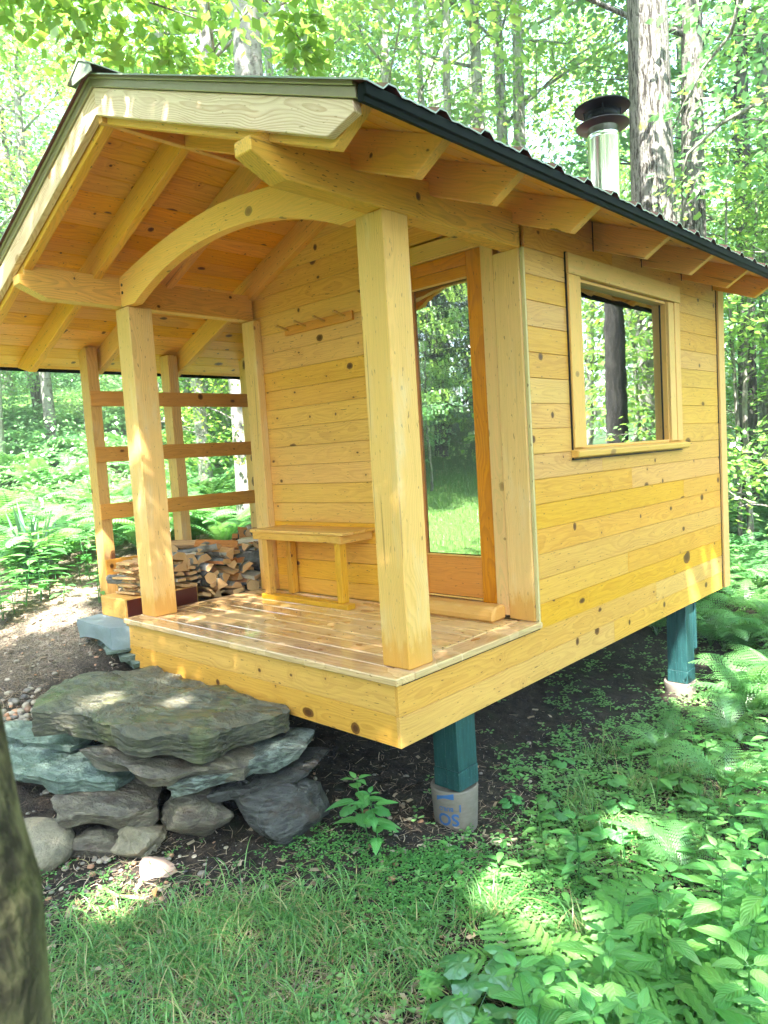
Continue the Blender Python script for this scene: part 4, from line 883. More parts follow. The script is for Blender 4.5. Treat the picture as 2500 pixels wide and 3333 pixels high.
FERN0 = [fern_mesh('fern', 9, .85, 0, 100 + i, MAT['fern'], np_=22, wmax=.20) for i in range(4)]
FERN1 = [fern_mesh('fern', 7, .75, 1, 120 + i, MAT['fern'], np_=18, wmax=.22) for i in range(3)]
SFERN = [fern_mesh('sensitive_fern', 4, .50, 0, 140 + i, MAT['sfern'], True, 8, (.7, 1.2), .33) for i in range(4)]
def stem_plant(seed, h, tiers, LL, mat, top=4):
    LL *= 1.28
    random.seed(seed); mb = MB(); lean = Vector((random.uniform(-.15, .15), random.uniform(-.15, .15), 1)); pts = [Vector((0, 0, 0)) + lean * h * t / 6 for t in range(7)]
    tubepath(pts, [.004 - .0004 * k for k in range(7)], 5, 0, mb)
    for k in range(tiers):
        t = .35 + .65 * k / max(1, tiers - 1); c = lean * h * t; n = 2 if k < tiers - 1 else top; a0_ = k * 1.57 + random.uniform(-.4, .4); s = .7 + .3 * math.sin(math.pi * t)
        for j in range(n):
            a = a0_ + 2 * math.pi * j / n; d = Vector((math.cos(a), math.sin(a), random.uniform(.05, .35) + (.2 if k == tiers - 1 else 0)))
            l_ = LL * s * random.uniform(.75, 1.1) * (.75 if k == tiers - 1 else 1); pt = c + d.normalized() * l_ * .18
            tubepath([c, pt], [.0018, .0015], 4, 0, mb); leaf(mb, pt, d, (0, 0, 1), l_, l_ * .50, .22, random.uniform(.15, .45), None, 8, 'ovate', .03)
    return mb.mesh('leafy_plant', mat)
BROAD = [stem_plant(200 + i, .34 + .04 * i, 4 + i % 2, .135, MAT['broad'], 4) for i in range(5)]
SMALLP = [stem_plant(220 + i, .13 + .02 * i, 3, .075, MAT['broad'], 3) for i in range(4)]
def heart_plant(seed, nl, rad, h, mat=None):
    random.seed(seed); mb = MB()
    for k in range(nl):
        a = 2 * math.pi * k / nl + random.uniform(-.4, .4); rr_ = random.uniform(.25, 1) * rad * 1.3; c = Vector((math.cos(a) * rr_, math.sin(a) * rr_, h * random.uniform(.6, 1.1)))
        tubepath([(0, 0, 0), c * .5 + Vector((0, 0, h * .2)), c], [.0022] * 3, 4, 0, mb)
        R_ = rad * random.uniform(.55, .8); az = a + random.uniform(-.5, .5); tl = Vector((math.cos(a) * .35, math.sin(a) * .35, 1)).normalized(); ex = Vector((math.cos(az), math.sin(az), 0)); ex = (ex - tl * ex.dot(tl)).normalized(); ey = tl.cross(ex); rv = random.random()
        n = 30; V = [c]; A = [(0, 0, rv)]
        for q in (.5, 1):
            for i in range(n):
                th_ = 2 * math.pi * i / n - math.pi; rr2 = R_ * (1 - .62 * math.exp(-((abs(th_) - math.pi) / .30) ** 2)) * (1 + .12 * math.exp(-(th_ / .4) ** 2)) * (1 + .03 * math.cos(th_ * 15)) * q
                V.append(c + ex * (rr2 * math.cos(th_) + .15 * R_) + ey * rr2 * math.sin(th_) + tl * (R_ * .12 * q * math.cos(th_ * 7) * .35 - R_ * .22 * q * q + .05 * R_)); A.append((q, math.sin(th_ * 3.5), rv))
        F_ = [(0, 1 + i, 1 + (i + 1) % n) for i in range(n)] + [(1 + i, 1 + n + i, 1 + n + (i + 1) % n, 1 + (i + 1) % n) for i in range(n)]
        mb.add(V, F_, A)
    return mb.mesh('round_leaf_plant', mat or MAT['darkleaf'], smooth=True)
HEART = [heart_plant(240 + i, 5 + i, .115, .16) for i in range(3)]
HEARTS = [heart_plant(250 + i, 5, .055, .09, MAT['broad']) for i in range(3)]
def whorl(seed):
    random.seed(seed); mb = MB()
    for k in range(3):
        c = Vector((random.uniform(-.05, .05), random.uniform(-.05, .05), .07 + .03 * k)); tubepath([(c.x, c.y, 0), c], [.0015] * 2, 4, 0, mb)
        for z in (0, .5):
            for j in range(8):
                a = j * math.pi / 4 + z; leaf(mb, c + Vector((0, 0, -.04 * z)), (math.cos(a), math.sin(a), .12), (0, 0, 1), .042, .014, .1, .1, None, 3, 'lance')
    return mb.mesh('whorled_plant', MAT['sfern'])
WHORL = [whorl(260), whorl(261)]

def put(name, meshes, x, y, label, cat, group, s=1.0, dz=0.0, rot=None, tilt=0.0):
    me = meshes[rg.randrange(len(meshes))] if isinstance(meshes, list) else meshes
    o = link(name, me, None, (x, y, gz(x, y) + dz), (rg.uniform(-tilt, tilt), rg.uniform(-tilt, tilt), rg.uniform(0, 6.28) if rot is None else rot), s); return tag(o, label, cat, group)
def polar(az, dist): a = R(az); return CAM.x - math.sin(a) * dist, CAM.y + math.cos(a) * dist
def incabin(x, y, mrg=.1): return -DW - mrg - (1.3 if y > .1 else 0) < x < mrg and -mrg < y < LEN + mrg
rg = random.Random(5)
# fern bank up the slope left of the cabin
n = 0
while n < 190:
    az = rg.uniform(50, 76); ds = 6.2 + 16 * rg.random() ** 1.3; x, y = polar(az, ds)
    if x > -5.0 - .35 * max(0, 3 - y) or incabin(x, y, .5): continue
    if ds < 8.0 and rg.random() < .45: continue
    put('fern', FERN0 if ds > 8.5 else FERN1, x, y, 'arching green fern in the fern bank on the slope behind the lean-to rack', 'fern', 'ferns on the slope left of the cabin', rg.uniform(.85, 1.5)); n += 1
n = 0
while n < 150:
    az = rg.uniform(9, 27); ds = 6.4 + 13 * rg.random() ** 1.3; x, y = polar(az, ds)
    if incabin(x, y, .35) or (x < .3 and y < 5.0): continue
    put('fern', FERN0 if ds > 10 else FERN1, x, y, 'arching green fern on the shady ground beyond the right end of the cabin', 'fern', 'ferns right of the cabin', rg.uniform(.85, 1.35)); n += 1
# near right: sensitive ferns, broad leaved plants, round leaves
SF = ['leftmost', 'pale sunlit', 'second from the left', 'large spreading', 'upright', 'broad dark', 'small', 'drooping', 'right hand', 'half hidden', 'low']
for i, (x, y, s) in enumerate(((.90, -.36, .80), (1.02, -.28, .85), (1.17, -.12, .9), (1.36, -.14, .9), (1.48, -.47, .9), (1.50, -.27, .9), (1.60, -.45, .85), (1.20, -.42, .75), (1.50, .05, .85), (1.30, .12, .7), (1.12, .10, .6))):
    put('sensitive_fern', SFERN, x, y, SF[i] + ' wavy edged light green fern in the bottom right corner', 'fern', 'sensitive ferns in the bottom right corner', s)
for x, y, s in ((1.34, -.62, .95), (1.31, -.74, .9), (1.17, -.75, .85), (1.26, .14, 1.0), (1.45, -.26, 1.0), (1.46, .20, 1.15), (1.61, -.17, 1.1), (1.70, -.27, 1.1), (1.64, .05, 1.2), (1.30, -.84, .9), (1.40, -.80, .9), (1.62, .30, 1.15), (1.45, .55, 1.05), (1.27, 1.32, 1.0), (1.40, 1.05, 1.05), (1.10, .90, .8), (1.50, .9, 1.1), (1.22, 1.75, .95), (1.05, 2.1, .9), (1.74, .0, 1.1), (1.80, -.45, 1.0), (1.22, -.62, .8), (1.42, -.62, .9), (1.52, -.72, .95), (1.56, .42, 1.1), (1.36, .62, .9), (1.34, .36, .85), (1.54, -.1, 1.0), (1.20, 1.02, .8), (1.5, 1.35, 1.1), (1.38, 1.55, 1.0), (1.1, 1.45, .8)):
    put('leafy_plant', BROAD, x, y, ('oval leaved bright green plant ' + ('low at the very bottom edge beside the round leaved clumps' if y < -.58 else 'among the wavy edged ferns' if y < .0 else 'at the right edge just behind the wavy edged ferns' if y < .7 else 'farther back on the right, past the lacy ferns')), 'plant', 'broad leaved plants on the right', s, 0, None, .12)
for x, y, s in ((.80, -.54, .85), (.93, -.44, .7), (.94, -.74, .8), (1.08, -.72, .75)):
    put('round_leaf_plant', HEART, x, y, 'dark green clump of big round heart shaped leaves at the bottom edge', 'plant', 'round leaved clumps', s, 0)
for x, y in ((.92, -.78), (.80, -.72), (1.0, -.9), (.70, -.62), (.98, -.72)):
    put('whorled_plant', WHORL, x, y, 'small plant with star shaped whorls of narrow leaves beside the round leaved clumps', 'plant', 'whorled plants', 1.0)
for x, y, s in ((.62, .95, 1.2), (.78, 1.1, 1.1), (.55, 1.25, 1.0), (.9, .85, 1.0), (.35, 1.55, .9), (.15, 1.1, .8), (.02, .92, .75), (.5, .75, .8), (.85, 1.5, 1.1), (.7, 1.75, 1.2), (.4, 2.15, 1.1), (.65, 2.6, 1.3), (.2, 2.55, .9), (.95, 2.4, 1.3), (.55, 3.1, 1.2), (-.1, 1.7, .8), (.3, .95, .9)):
    put('round_leaf_plant', HEARTS, x, y, 'low plant with small scalloped round leaves right of the front pier', 'plant', 'low round leaved plants', s * 1.2)
for x, y, s in ((.52, .45, 1.1), (.35, .30, 1.0), (.62, .60, 1.2), (.30, .75, 1.0), (.45, .12, .8), (.10, .20, .7), (.72, .42, 1.3), (.8, .75, 1.2), (.95, 1.1, 1.3), (.25, .05, .7), (.6, 1.6, 1.2), (1.0, 1.9, 1.3), (.7, 2.2, 1.3), (.3, 1.9, 1.0), (.15, 1.5, .9), (.5, 2.5, 1.2), (.25, 2.8, 1.0), (.8, 2.9, 1.4), (.4, 3.3, 1.2), (.1, 2.2, .8), (.05, 3.2, .9), (-.2, 1.3, .7), (-.3, 2.1, .7), (.9, .5, 1.0), (.75, .2, .8)):
    put('leafy_plant', SMALLP, x, y, 'small leafy seedling growing beside the front pier', 'plant', 'seedlings beside the front pier', s * 1.1)
o = put('leafy_plant', BROAD[1], -.30, .02, 'lanky weed with hanging leaves in front of the dark soil under the deck', 'plant', None, 1.0, -.02, 1.0); 
o = put('leafy_plant', BROAD[3], -.17, -.02, 'narrow weed leaning beside the lanky one left of the front pier', 'plant', None, .8, -.02, 2.2)
o = put('round_leaf_plant', HEARTS[0], -.42, .12, 'broad round leaved weed under the deck edge left of the front pier', 'plant', None, 1.5)
for x, y in ((.9, 1.9), (1.2, 2.4), (.6, 2.9), (1.0, 3.3), (.5, 3.6), (1.35, 2.9), (.7, 4.4), (1.1, 4.1), (.25, 4.9), (.9, 5.2), (.3, 2.4)):
    put('fern', FERN1, x, y, 'lacy fern on the ground between the two green piers and the right edge', 'fern', 'lacy ferns beside the piers', rg.uniform(.45, .75))
put('fern', FERN1, 1.08, .80, 'single bright lacy fern in front of the sunny patch on the right', 'fern', None, .55)
for k in range(34):
    az, ds = rg.uniform(64.5, 72), rg.uniform(7.0, 8.8); x, y = polar(az, ds)
    put('leafy_plant', SMALLP + BROAD[:2], x, y, 'bushy low green plant on the bare ground left of the rack', 'plant', 'bushy low plants left of the rack', rg.uniform(1.0, 1.8))
for x, y, s in ((-.45, -1.25, .7), (-.1, -.95, .6), (.15, -1.15, .8), (.35, -.95, .9), (-.25, -1.45, .8), (.0, -1.35, .6), (.45, -.75, .8), (-.7, -1.2, .6), (.3, -1.35, .9), (.6, -1.05, .9), (-.9, -1.15, .6), (.25, -.6, .7), (.0, -.7, .5), (-.55, -1.0, .5)):
    put('leafy_plant', SMALLP, x, y, 'tiny broad leaved weed standing in the grass in front of the steps', 'plant', 'weeds in the grass', s * .75)
for i, (x, y) in enumerate(((-.35, -1.02), (.05, -.85), (-.62, -1.12), (.3, -1.1), (.15, -1.4), (-.15, -1.2), (.42, -.5), (-.8, -.95))):
    mb = MB(); random.seed(500 + i); leaf(mb, (0, 0, .012), (1, 0, .1), (0, 0, 1), .06, .034, .45, .2, .5, 8, 'ovate', .05); o = link('dead_leaf', mb.mesh('dead_leaf', MAT['dry' if i % 3 else 'dry_pale']), None, (x, y, gz(x, y) + .02), (.3, .2, i * 1.7)); tag(o, 'small dead leaf lying in the grass in front of the steps', 'leaf', 'dead leaves in the grass')
# iris clump, far left
random.seed(9); mb = MB()
for k in range(16):
    a = random.uniform(0, 6.28); d = Vector((math.cos(a) * .28, math.sin(a) * .28, 1)); L_ = random.uniform(.45, .75); c = Vector((random.uniform(-.1, .1), random.uniform(-.1, .1), 0))
    leaf(mb, c, d, (math.cos(a), math.sin(a), -.2), L_, .035, .15, -.08, None, 6, 'lance')
x, y = polar(69.2, 8.9); tag(link('iris_clump', mb.mesh('iris_clump', MAT['iris']), None, (x, y, gz(x, y) + .05), None, 1.25), 'blue green sword leaved iris clump at the left edge', 'plant')

# ------------------------------------------------------------------ grass, clover, litter (uncountable)
def blades(name, P_, L_, w_, mat, seed, lean=(.2, .9), seg=4, dz=0.0):
    rg_ = np.random.default_rng(seed); n = len(P_); z = ground(P_[:, 0], P_[:, 1]) + dz; az = rg_.uniform(0, 2 * np.pi, n); az2 = az + rg_.normal(0, .3, n); L = rg_.uniform(*L_, n); ln = rg_.uniform(*lean, n)
    V = []; rd = rg_.random(n); A = []
    for i in range(seg + 1):
        t = i / seg; th = ln * (.15 + 1.25 * t); 
        hx = L * t * np.sin(th * .8); hz = L * t * np.cos(np.minimum(th, 1.62)) ; px = P_[:, 0] + hx * np.cos(az + .25 * t); py = P_[:, 1] + hx * np.sin(az + .25 * t); pz = z + np.maximum(hz, .004)
        ww = w_ * (1 - t ** 1.6) + .0003
        V.append(np.stack([px - ww * np.sin(az2), py + ww * np.cos(az2), pz], -1)); V.append(np.stack([px + ww * np.sin(az2), py - ww * np.cos(az2), pz], -1)); A += [np.stack([np.full(n, t), np.full(n, .5), rd], -1)] * 2
    V = np.stack(V, 1); A = np.stack(A, 1); k = 2 * (seg + 1); base = (np.arange(n) * k)[:, None, None]
    F_ = np.array([[2 * i, 2 * i + 1, 2 * i + 3, 2 * i + 2] for i in range(seg)])[None] + base
    return link(name, mesh_np(name, V.reshape(-1, 3), F_.reshape(-1, 4), mat, A.reshape(-1, 3)))
def clumpy(n, cx, cy, sx, sy, rot, seed, nc=90, cs=.06, frac=.6):
    rg_ = np.random.default_rng(seed); c, s = math.cos(rot), math.sin(rot)
    ce = rg_.standard_normal((nc, 2)) * [sx, sy]; k = int(n * frac); a = ce[rg_.integers(0, nc, k)] + rg_.standard_normal((k, 2)) * cs; b = rg_.standard_normal((n - k, 2)) * [sx, sy]
    p = np.concatenate([a, b]); return np.stack([p[:, 0] * c - p[:, 1] * s + cx, p[:, 0] * s + p[:, 1] * c + cy], -1)
vdir = 43.5
P_ = np.concatenate([clumpy(3900, -.35, -1.08, .55, .26, .75, 1, 60, .05, .8), clumpy(1300, .25, -.75, .4, .3, .75, 2, 26, .04, .85), clumpy(1800, -.1, -1.6, .6, .25, .75, 6, 40, .05, .8)])
ok = ~((P_[:, 0] < -.72) & (P_[:, 1] > -1.02 - .0)) & (P_[:, 1] < -.15 + .9 * P_[:, 0] + .35) & (((P_[:, 0] + 1.62) ** 2 + (P_[:, 1] + 1.22) ** 2) > .05)
tag(blades('grass', P_[ok], (.08, .30), .0023, MAT['grass'], 3, (.7, 2.5), 6), 'thin arching grass on the ground in front of the stone step', 'grass', kind='stuff')
P_ = clumpy(1500, .75, 1.8, .5, .9, -.3, 4, 16, .05, .85)
tag(blades('grass', P_, (.08, .26), .0028, MAT['grass'], 5, (.3, 1.3)), 'scattered grass tufts on the soil between the piers', 'grass', kind='stuff')
rgn = np.random.default_rng(8); P_ = np.stack([rgn.uniform(-16, 0, 60000), rgn.uniform(-16, -2.2, 60000)], -1); ok = (P_[:, 0] * .62 + P_[:, 1] * .78 < -4.2) & (P_[:, 0] < .4)
tag(blades('lawn_grass', P_[ok], (.04, .10), .005, MAT['grass'], 9, (.2, .9), 2), 'short sunny lawn grass opposite the porch', 'grass', kind='stuff')
def clovers(name, P_, sz, seed, lab, mat='clover'):
    rg_ = np.random.default_rng(seed); n = len(P_); z = ground(P_[:, 0], P_[:, 1]) + rg_.uniform(.012, .05, n); a0_ = rg_.uniform(0, 6.28, n); s_ = rg_.uniform(*sz, n); rd = rg_.random(n); V = []; 
    for j in range(3):
        a = a0_ + j * 2.094; tl = rg_.uniform(-.3, .3, n)
        def pt(r_, da, dz_): return np.stack([P_[:, 0] + s_ * r_ * np.cos(a + da), P_[:, 1] + s_ * r_ * np.sin(a + da), z + s_ * (dz_ + tl * r_)], -1)
        V += [pt(.05, 0, 0), pt(.75, -.45, .1), pt(1.05, -.25, .06), pt(.9, 0, -.05), pt(1.05, .25, .06), pt(.75, .45, .1)]
    V = np.stack(V, 1); base = (np.arange(n) * 18)[:, None, None]; F_ = np.array([[j * 6 + q for q in f_] for j in range(3) for f_ in ((0, 1, 2, 3), (0, 3, 4, 5))])[None] + base
    A = np.repeat(np.stack([rd * 0, rd * 0, rd], -1)[:, None], 18, 1); return tag(link(name, mesh_np(name, V.reshape(-1, 3), F_.reshape(-1, 4), MAT[mat], A.reshape(-1, 3))), lab, 'ground cover', kind='stuff')
P_ = np.concatenate([clumpy(2600, .25, .0, .42, .22, .5, 11, 60, .07, .7), clumpy(2200, .65, .75, .35, .5, .0, 12, 50, .08, .7), clumpy(1500, .9, 2.0, .5, .9, -.2, 13, 50, .1, .7), clumpy(260, -.9, -1.15, .4, .15, .6, 14, 20, .05)])
ok = ~((P_[:, 0] < -.05) & (P_[:, 1] > .05)); clovers('clover_cover', P_[ok], (.011, .024), 15, 'low clover like seedlings covering the soil around the front pier')
P_ = np.concatenate([clumpy(1800, .3, 2.6, .35, 1.3, .0, 19, 60, .1, .7), clumpy(3000, 1.5, .9, .5, 1.2, .0, 16, 70, .1, .7), clumpy(2500, 1.2, 4.5, 1.5, 1.5, .0, 17, 60, .2, .7)]); clovers('herb_cover', P_, (.02, .045), 18, 'mixed low green herbs carpeting the ground on the right', 'broad')
def litter(name, P_, L_, w_, seed, lab):
    rg_ = np.random.default_rng(seed); n = len(P_); z = ground(P_[:, 0], P_[:, 1]) + rg_.uniform(.002, .022, n); a = rg_.uniform(0, 6.28, n); L = rg_.uniform(*L_, n) / 2; w2 = rg_.uniform(.5, 1, n) * w_; tl = rg_.normal(0, .18, n); cv = rg_.normal(0, .25, n); rd = rg_.random(n) ** 1.4
    V = []
    for t in (-1, 0, 1):
        px = P_[:, 0] + L * t * np.cos(a + cv * t); py = P_[:, 1] + L * t * np.sin(a + cv * t); pz = z + L * t * tl
        V += [np.stack([px - w2 * np.sin(a), py + w2 * np.cos(a), pz], -1), np.stack([px + w2 * np.sin(a), py - w2 * np.cos(a), pz + w2 * .6], -1)]
    V = np.stack(V, 1); F_ = np.array([[0, 1, 3, 2], [2, 3, 5, 4]])[None] + (np.arange(n) * 6)[:, None, None]; A = np.repeat(np.stack([rd * 0, rd * 0, rd], -1)[:, None], 6, 1)
    return tag(link(name, mesh_np(name, V.reshape(-1, 3), F_.reshape(-1, 4), MAT['litter'], A.reshape(-1, 3))), lab, 'litter', kind='stuff')
P_ = np.concatenate([blob(-4.3, .4, 1.1, .9)(rgn, 9000), blob(-6.5, 1.8, 1.6, 1.2)(rgn, 7000), blob(-3.3, -.7, .5, .3)(rgn, 2500)]); litter('needle_litter', P_, (.03, .11), .0016, 21, 'dry pine needles and twig bits covering the bare ground left of the cabin')
P_ = np.concatenate([blob(-.6, -1.05, .6, .25)(rgn, 1800), blob(.1, .5, .9, .9)(rgn, 3500), blob(.8, 1.5, .6, 1.2)(rgn, 2500), blob(-.1, -1.2, .7, .3, .7)(rgn, 6000)]); litter('leaf_litter', P_, (.02, .09), .002, 22, 'brown needles and plant bits scattered on the dark soil in front')
P_ = np.concatenate([blob(-4.3, .4, 1.0, .8)(rgn, 420), blob(.2, .6, .9, .9)(rgn, 260), blob(-.1, -1.15, .8, .3, .7)(rgn, 420)]); litter('leaf_bits', P_, (.03, .06), .012, 23, 'small curled dead leaf bits lying on the soil')
# single dead leaves and sticks one can point to
random.seed(31)
def dead_leaf(x, y, L_, mat, lab, rz):
    mb = MB(); leaf(mb, (0, 0, .012), (1, 0, .1), (0, 0, 1), L_, L_ * .55, .4, .12, .5, 8, 'ovate', .05); o = link('dead_leaf', mb.mesh('dead_leaf', MAT[mat]), None, (x, y, gz(x, y) + .008), (.2, .1, rz)); tag(o, lab, 'leaf')
dead_leaf(.13, .52, .12, 'dry_pale', 'large pale dry leaf on the soil right of the front footing tube', .5)
dead_leaf(.42, .62, .11, 'dry', 'orange brown dead leaf among seedlings right of the front pier', 2.1)
dead_leaf(-.52, .18, .10, 'dry', 'curled rusty leaf on the dark soil under the deck', 1.0)
dead_leaf(-.25, -1.05, .07, 'dry', 'crumpled brown leaf in the grass below the stones', 3.0)
dead_leaf(.55, -.95, .06, 'dry', 'small orange leaf in the grass near the round leaved clumps', .3)
def stick(pts, r_, lab, mat='twig'):
    P3 = [(x, y, gz(x, y) + z) for x, y, z in pts]; b0 = Vector(P3[0]); mb = tubepath([Vector(p) - b0 for p in P3], [r_ * (1 - .25 * i / len(P3)) for i in range(len(P3))], 7, .15); o = link('stick', mb.mesh('stick', MAT[mat]), None, b0); tag(o, lab, 'stick')
stick([(.72, .28, .02), (.88, .30, .02), (1.05, .33, .02)], .008, 'straight pale stick on the soil in front of the sensitive ferns')
stick([(.45, 1.9, .02), (.60, 1.85, .025), (.72, 1.82, .02)], .014, 'short dark piece of branch on the ground halfway to the rear pier', 'twig')
stick([(-2.9, -.55, .02), (-2.7, -.35, .03), (-2.55, -.3, .03)], .010, 'brown twig lying across the ground behind the slab step')
stick([(-1.05, -1.12, .02), (-.9, -1.1, .03), (-.78, -1.02, .02)], .009, 'broken bark strip at the foot of the jagged pale stone')

# ------------------------------------------------------------------ trees
GAPS = [((.75, .95, -1.0), .26), ((.60, -.05, -.95), .18), ((.45, .2, -1), .16), ((.2, 3.9, -1.2), .5), ((.5, 4.3, -1.2), .4), ((0, 4.4, -.26), .17), ((0, 3.9, -.33), .12), ((0, 4.2, .02), .07), ((-4.5, .6, 0), .5), ((-6, 2, .1), 1.0), ((-3.9, -.1, 0), .25), ((-7.5, 4, .3), 2.0), ((-9.5, 3.5, 1.2), 2.2), ((-5.4, -.2, 0), .8),
        ((-1.95, -.60, -.3), .14), ((-1.5, -.35, -.3), .09), ((-.95, -1.05, -.95), .2), ((1.03, -.28, -.6), .16), ((1.5, -.1, -.5), .12), ((1.4, -.7, -.5), .14), ((-.2, -.9, -.95), .06), ((1.2, 2.2, -1), .3), ((.9, 6.5, -1), 1.0), ((-.3, 7.5, -1), 1.2), ((0, 9, -1), 1.6), ((-2, 11, 0), 2.0), ((-2.6, 1.7, .4), .3), ((-1.6, 13, 0), 2.5)]
def sungaps(V, A, mw=None):
    """openings in the canopy: leaves standing in these shafts of sun are left out"""
    L4 = V.reshape(-1, 4, 3); c = L4.mean(1)
    if mw is not None: mm = np.array(mw); c = c @ mm[:3, :3].T + mm[:3, 3]
    keep = np.ones(len(c), bool); S = np.array(SUN_DIR)
    for p, r_ in GAPS:
        q = c - np.array(p); t = q @ S; dd = np.linalg.norm(q - t[:, None] * S, axis=1); keep &= ~((t > .3) & (dd < r_))
    L4 = L4[keep]; n = len(L4); b = (np.arange(n) * 4)[:, None]
    return L4.reshape(-1, 3), np.concatenate([b + [0, 1, 2], b + [0, 2, 3]]), A.reshape(-1, 4, 3)[keep].reshape(-1, 3)
def gap_tree(e):
    for o in list(e.children):
        if o.name.startswith('crown'):
            me = o.data; V = np.empty(len(me.vertices) * 3, np.float32); me.vertices.foreach_get('co', V); A = np.empty_like(V); me.attributes['luv'].data.foreach_get('vector', A)
            mw = Matrix.Translation(e.location) @ Matrix.Rotation(e.rotation_euler.z, 4, 'Z') @ Matrix.Diagonal((*e.scale, 1)); V2, F2, A2 = sungaps(V.reshape(-1, 3), A.reshape(-1, 3), mw); o.data = mesh_np('crown', V2, F2, me.materials[0], A2)
def crown_arrays(sprays, nleaf, lsz, rg_, flat=.18, upj=.45):
    """sprays: (x, y, z, radius) discs of leaves; returns V, F(tri), A"""
    S = np.array(sprays); n = len(S) * nleaf; c = np.repeat(S, nleaf, 0)
    a = rg_.uniform(0, 2 * np.pi, n); r_ = np.sqrt(rg_.random(n)) * c[:, 3]; tx, ty = np.repeat(rg_.normal(0, .22, len(S)), nleaf), np.repeat(rg_.normal(0, .22, len(S)), nleaf)
    px = c[:, 0] + r_ * np.cos(a); py = c[:, 1] + r_ * np.sin(a); pz = c[:, 2] + rg_.normal(0, flat, n) * c[:, 3] + r_ * (np.cos(a) * tx + np.sin(a) * ty) - .15 * r_ ** 2 / c[:, 3]
    P = np.stack([px, py, pz], -1); d = np.stack([np.cos(a) + rg_.normal(0, .6, n), np.sin(a) + rg_.normal(0, .6, n), rg_.normal(-.35, .35, n)], -1); d /= np.linalg.norm(d, axis=1)[:, None]
    nm = np.stack([rg_.normal(0, upj, n), rg_.normal(0, upj, n), np.ones(n)], -1); sd = np.cross(d, nm); sd /= np.linalg.norm(sd, axis=1)[:, None]; nn = np.cross(sd, d)
    L = rg_.uniform(.75, 1.2, n)[:, None] * lsz; W_ = L * .33
    V = np.stack([P, P + d * L * .45 + sd * W_ - nn * L * .06, P + d * L - nn * L * .12, P + d * L * .45 - sd * W_ - nn * L * .06], 1)
    b = (np.arange(n) * 4)[:, None]; F_ = np.concatenate([b + [0, 1, 2], b + [0, 2, 3]]).astype(np.int32)
    rd = np.repeat(rg_.random(n), 4); t = np.tile([0, .5, 1, .5], n); return V.reshape(-1, 3), F_, np.stack([t, rd * 0, rd], -1)
def make_tree(seed, H_, r0, crown_lo, crown_r, nlimb, nsp, nleaf, lsz, leafm, barkm, lean=(0, 0), forks=0, spr=(.45, .8)):
    rg_ = np.random.default_rng(seed); rr_ = random.Random(seed); mb = MB(); n = 14; pts = []; ph = rr_.uniform(0, 6)
    for i in range(n + 1):
        t = i / n; pts.append(Vector((lean[0] * t * H_ + .12 * math.sin(ph + t * 5) * t, lean[1] * t * H_ + .12 * math.cos(ph * 2 + t * 4) * t, -.15 + (H_ + .15) * t)))
    rad = [r0 * (1.25 if i == 0 else 1.0) * (1 - .85 * (i / n) ** 1.1) + .01 for i in range(n + 1)]; tubepath(pts, rad, 12, .035, mb, seed=seed)
    ends = []
    for k in range(nlimb):
        t = crown_lo / H_ + (1 - crown_lo / H_) * (k + rr_.random()) / nlimb; i = min(n - 1, int(t * n)); b = pts[i].lerp(pts[i + 1], t * n - i); a = rr_.uniform(0, 6.28); q = (t - crown_lo / H_) / (1 - crown_lo / H_)
        Lr = crown_r * (1.0 - .65 * q ** 1.6) * rr_.uniform(.7, 1.1); up_ = .25 + .8 * q; d = Vector((math.cos(a), math.sin(a), up_)); lp = [b]; e = up_
        for j in range(5): e += rr_.uniform(-.12, .10); lp.append(lp[-1] + Vector((math.cos(a + rr_.uniform(-.25, .25)), math.sin(a + rr_.uniform(-.25, .25)), e)).normalized() * Lr / 5 * 1.1)
        rb_ = r0 * (1 - .8 * t) * .32 + .006; tubepath(lp, [rb_ * (1 - .17 * j) for j in range(6)], 6, .03, mb, seed=seed + k)
        for j in (2, 3, 4, 5): ends.append((lp[j], j / 5))
        for j in (2, 3, 4):
            a2 = a + rr_.choice([-1, 1]) * rr_.uniform(.5, 1.1); e2 = lp[j] + Vector((math.cos(a2), math.sin(a2), rr_.uniform(-.1, .5))) * Lr * .38; tubepath([lp[j], (lp[j] + e2) / 2 + Vector((0, 0, .04)), e2], [rb_ * .4, rb_ * .28, rb_ * .12], 5, 0, mb); ends.append((e2, .9))
    sp_ = []
    for k in range(nsp):
        p, w_ = ends[rr_.randrange(len(ends))]; sp_.append((p.x + rr_.gauss(0, .35), p.y + rr_.gauss(0, .35), p.z + rr_.gauss(0, .28), rr_.uniform(*spr)))
    V, F_, A = crown_arrays(sp_, nleaf, lsz, rg_)
    return mb.mesh('trunk', barkm, smooth=True), mesh_np('crown', V, F_, leafm, A)
def plant_tree(name, tm, x, y, label, group=None, rz=0.0, s=1.0, dz=0.0, cat='tree'):
    e = empty(name, (x, y, gz(x, y) + dz), rz); e.scale = (s, s, s); tag(e, label, cat, group)
    for nm, me in (('trunk', tm[0]), ('crown', tm[1])):
        if me: o = bpy.data.objects.new(nm, me); C.objects.link(o); o.parent = e
    return e
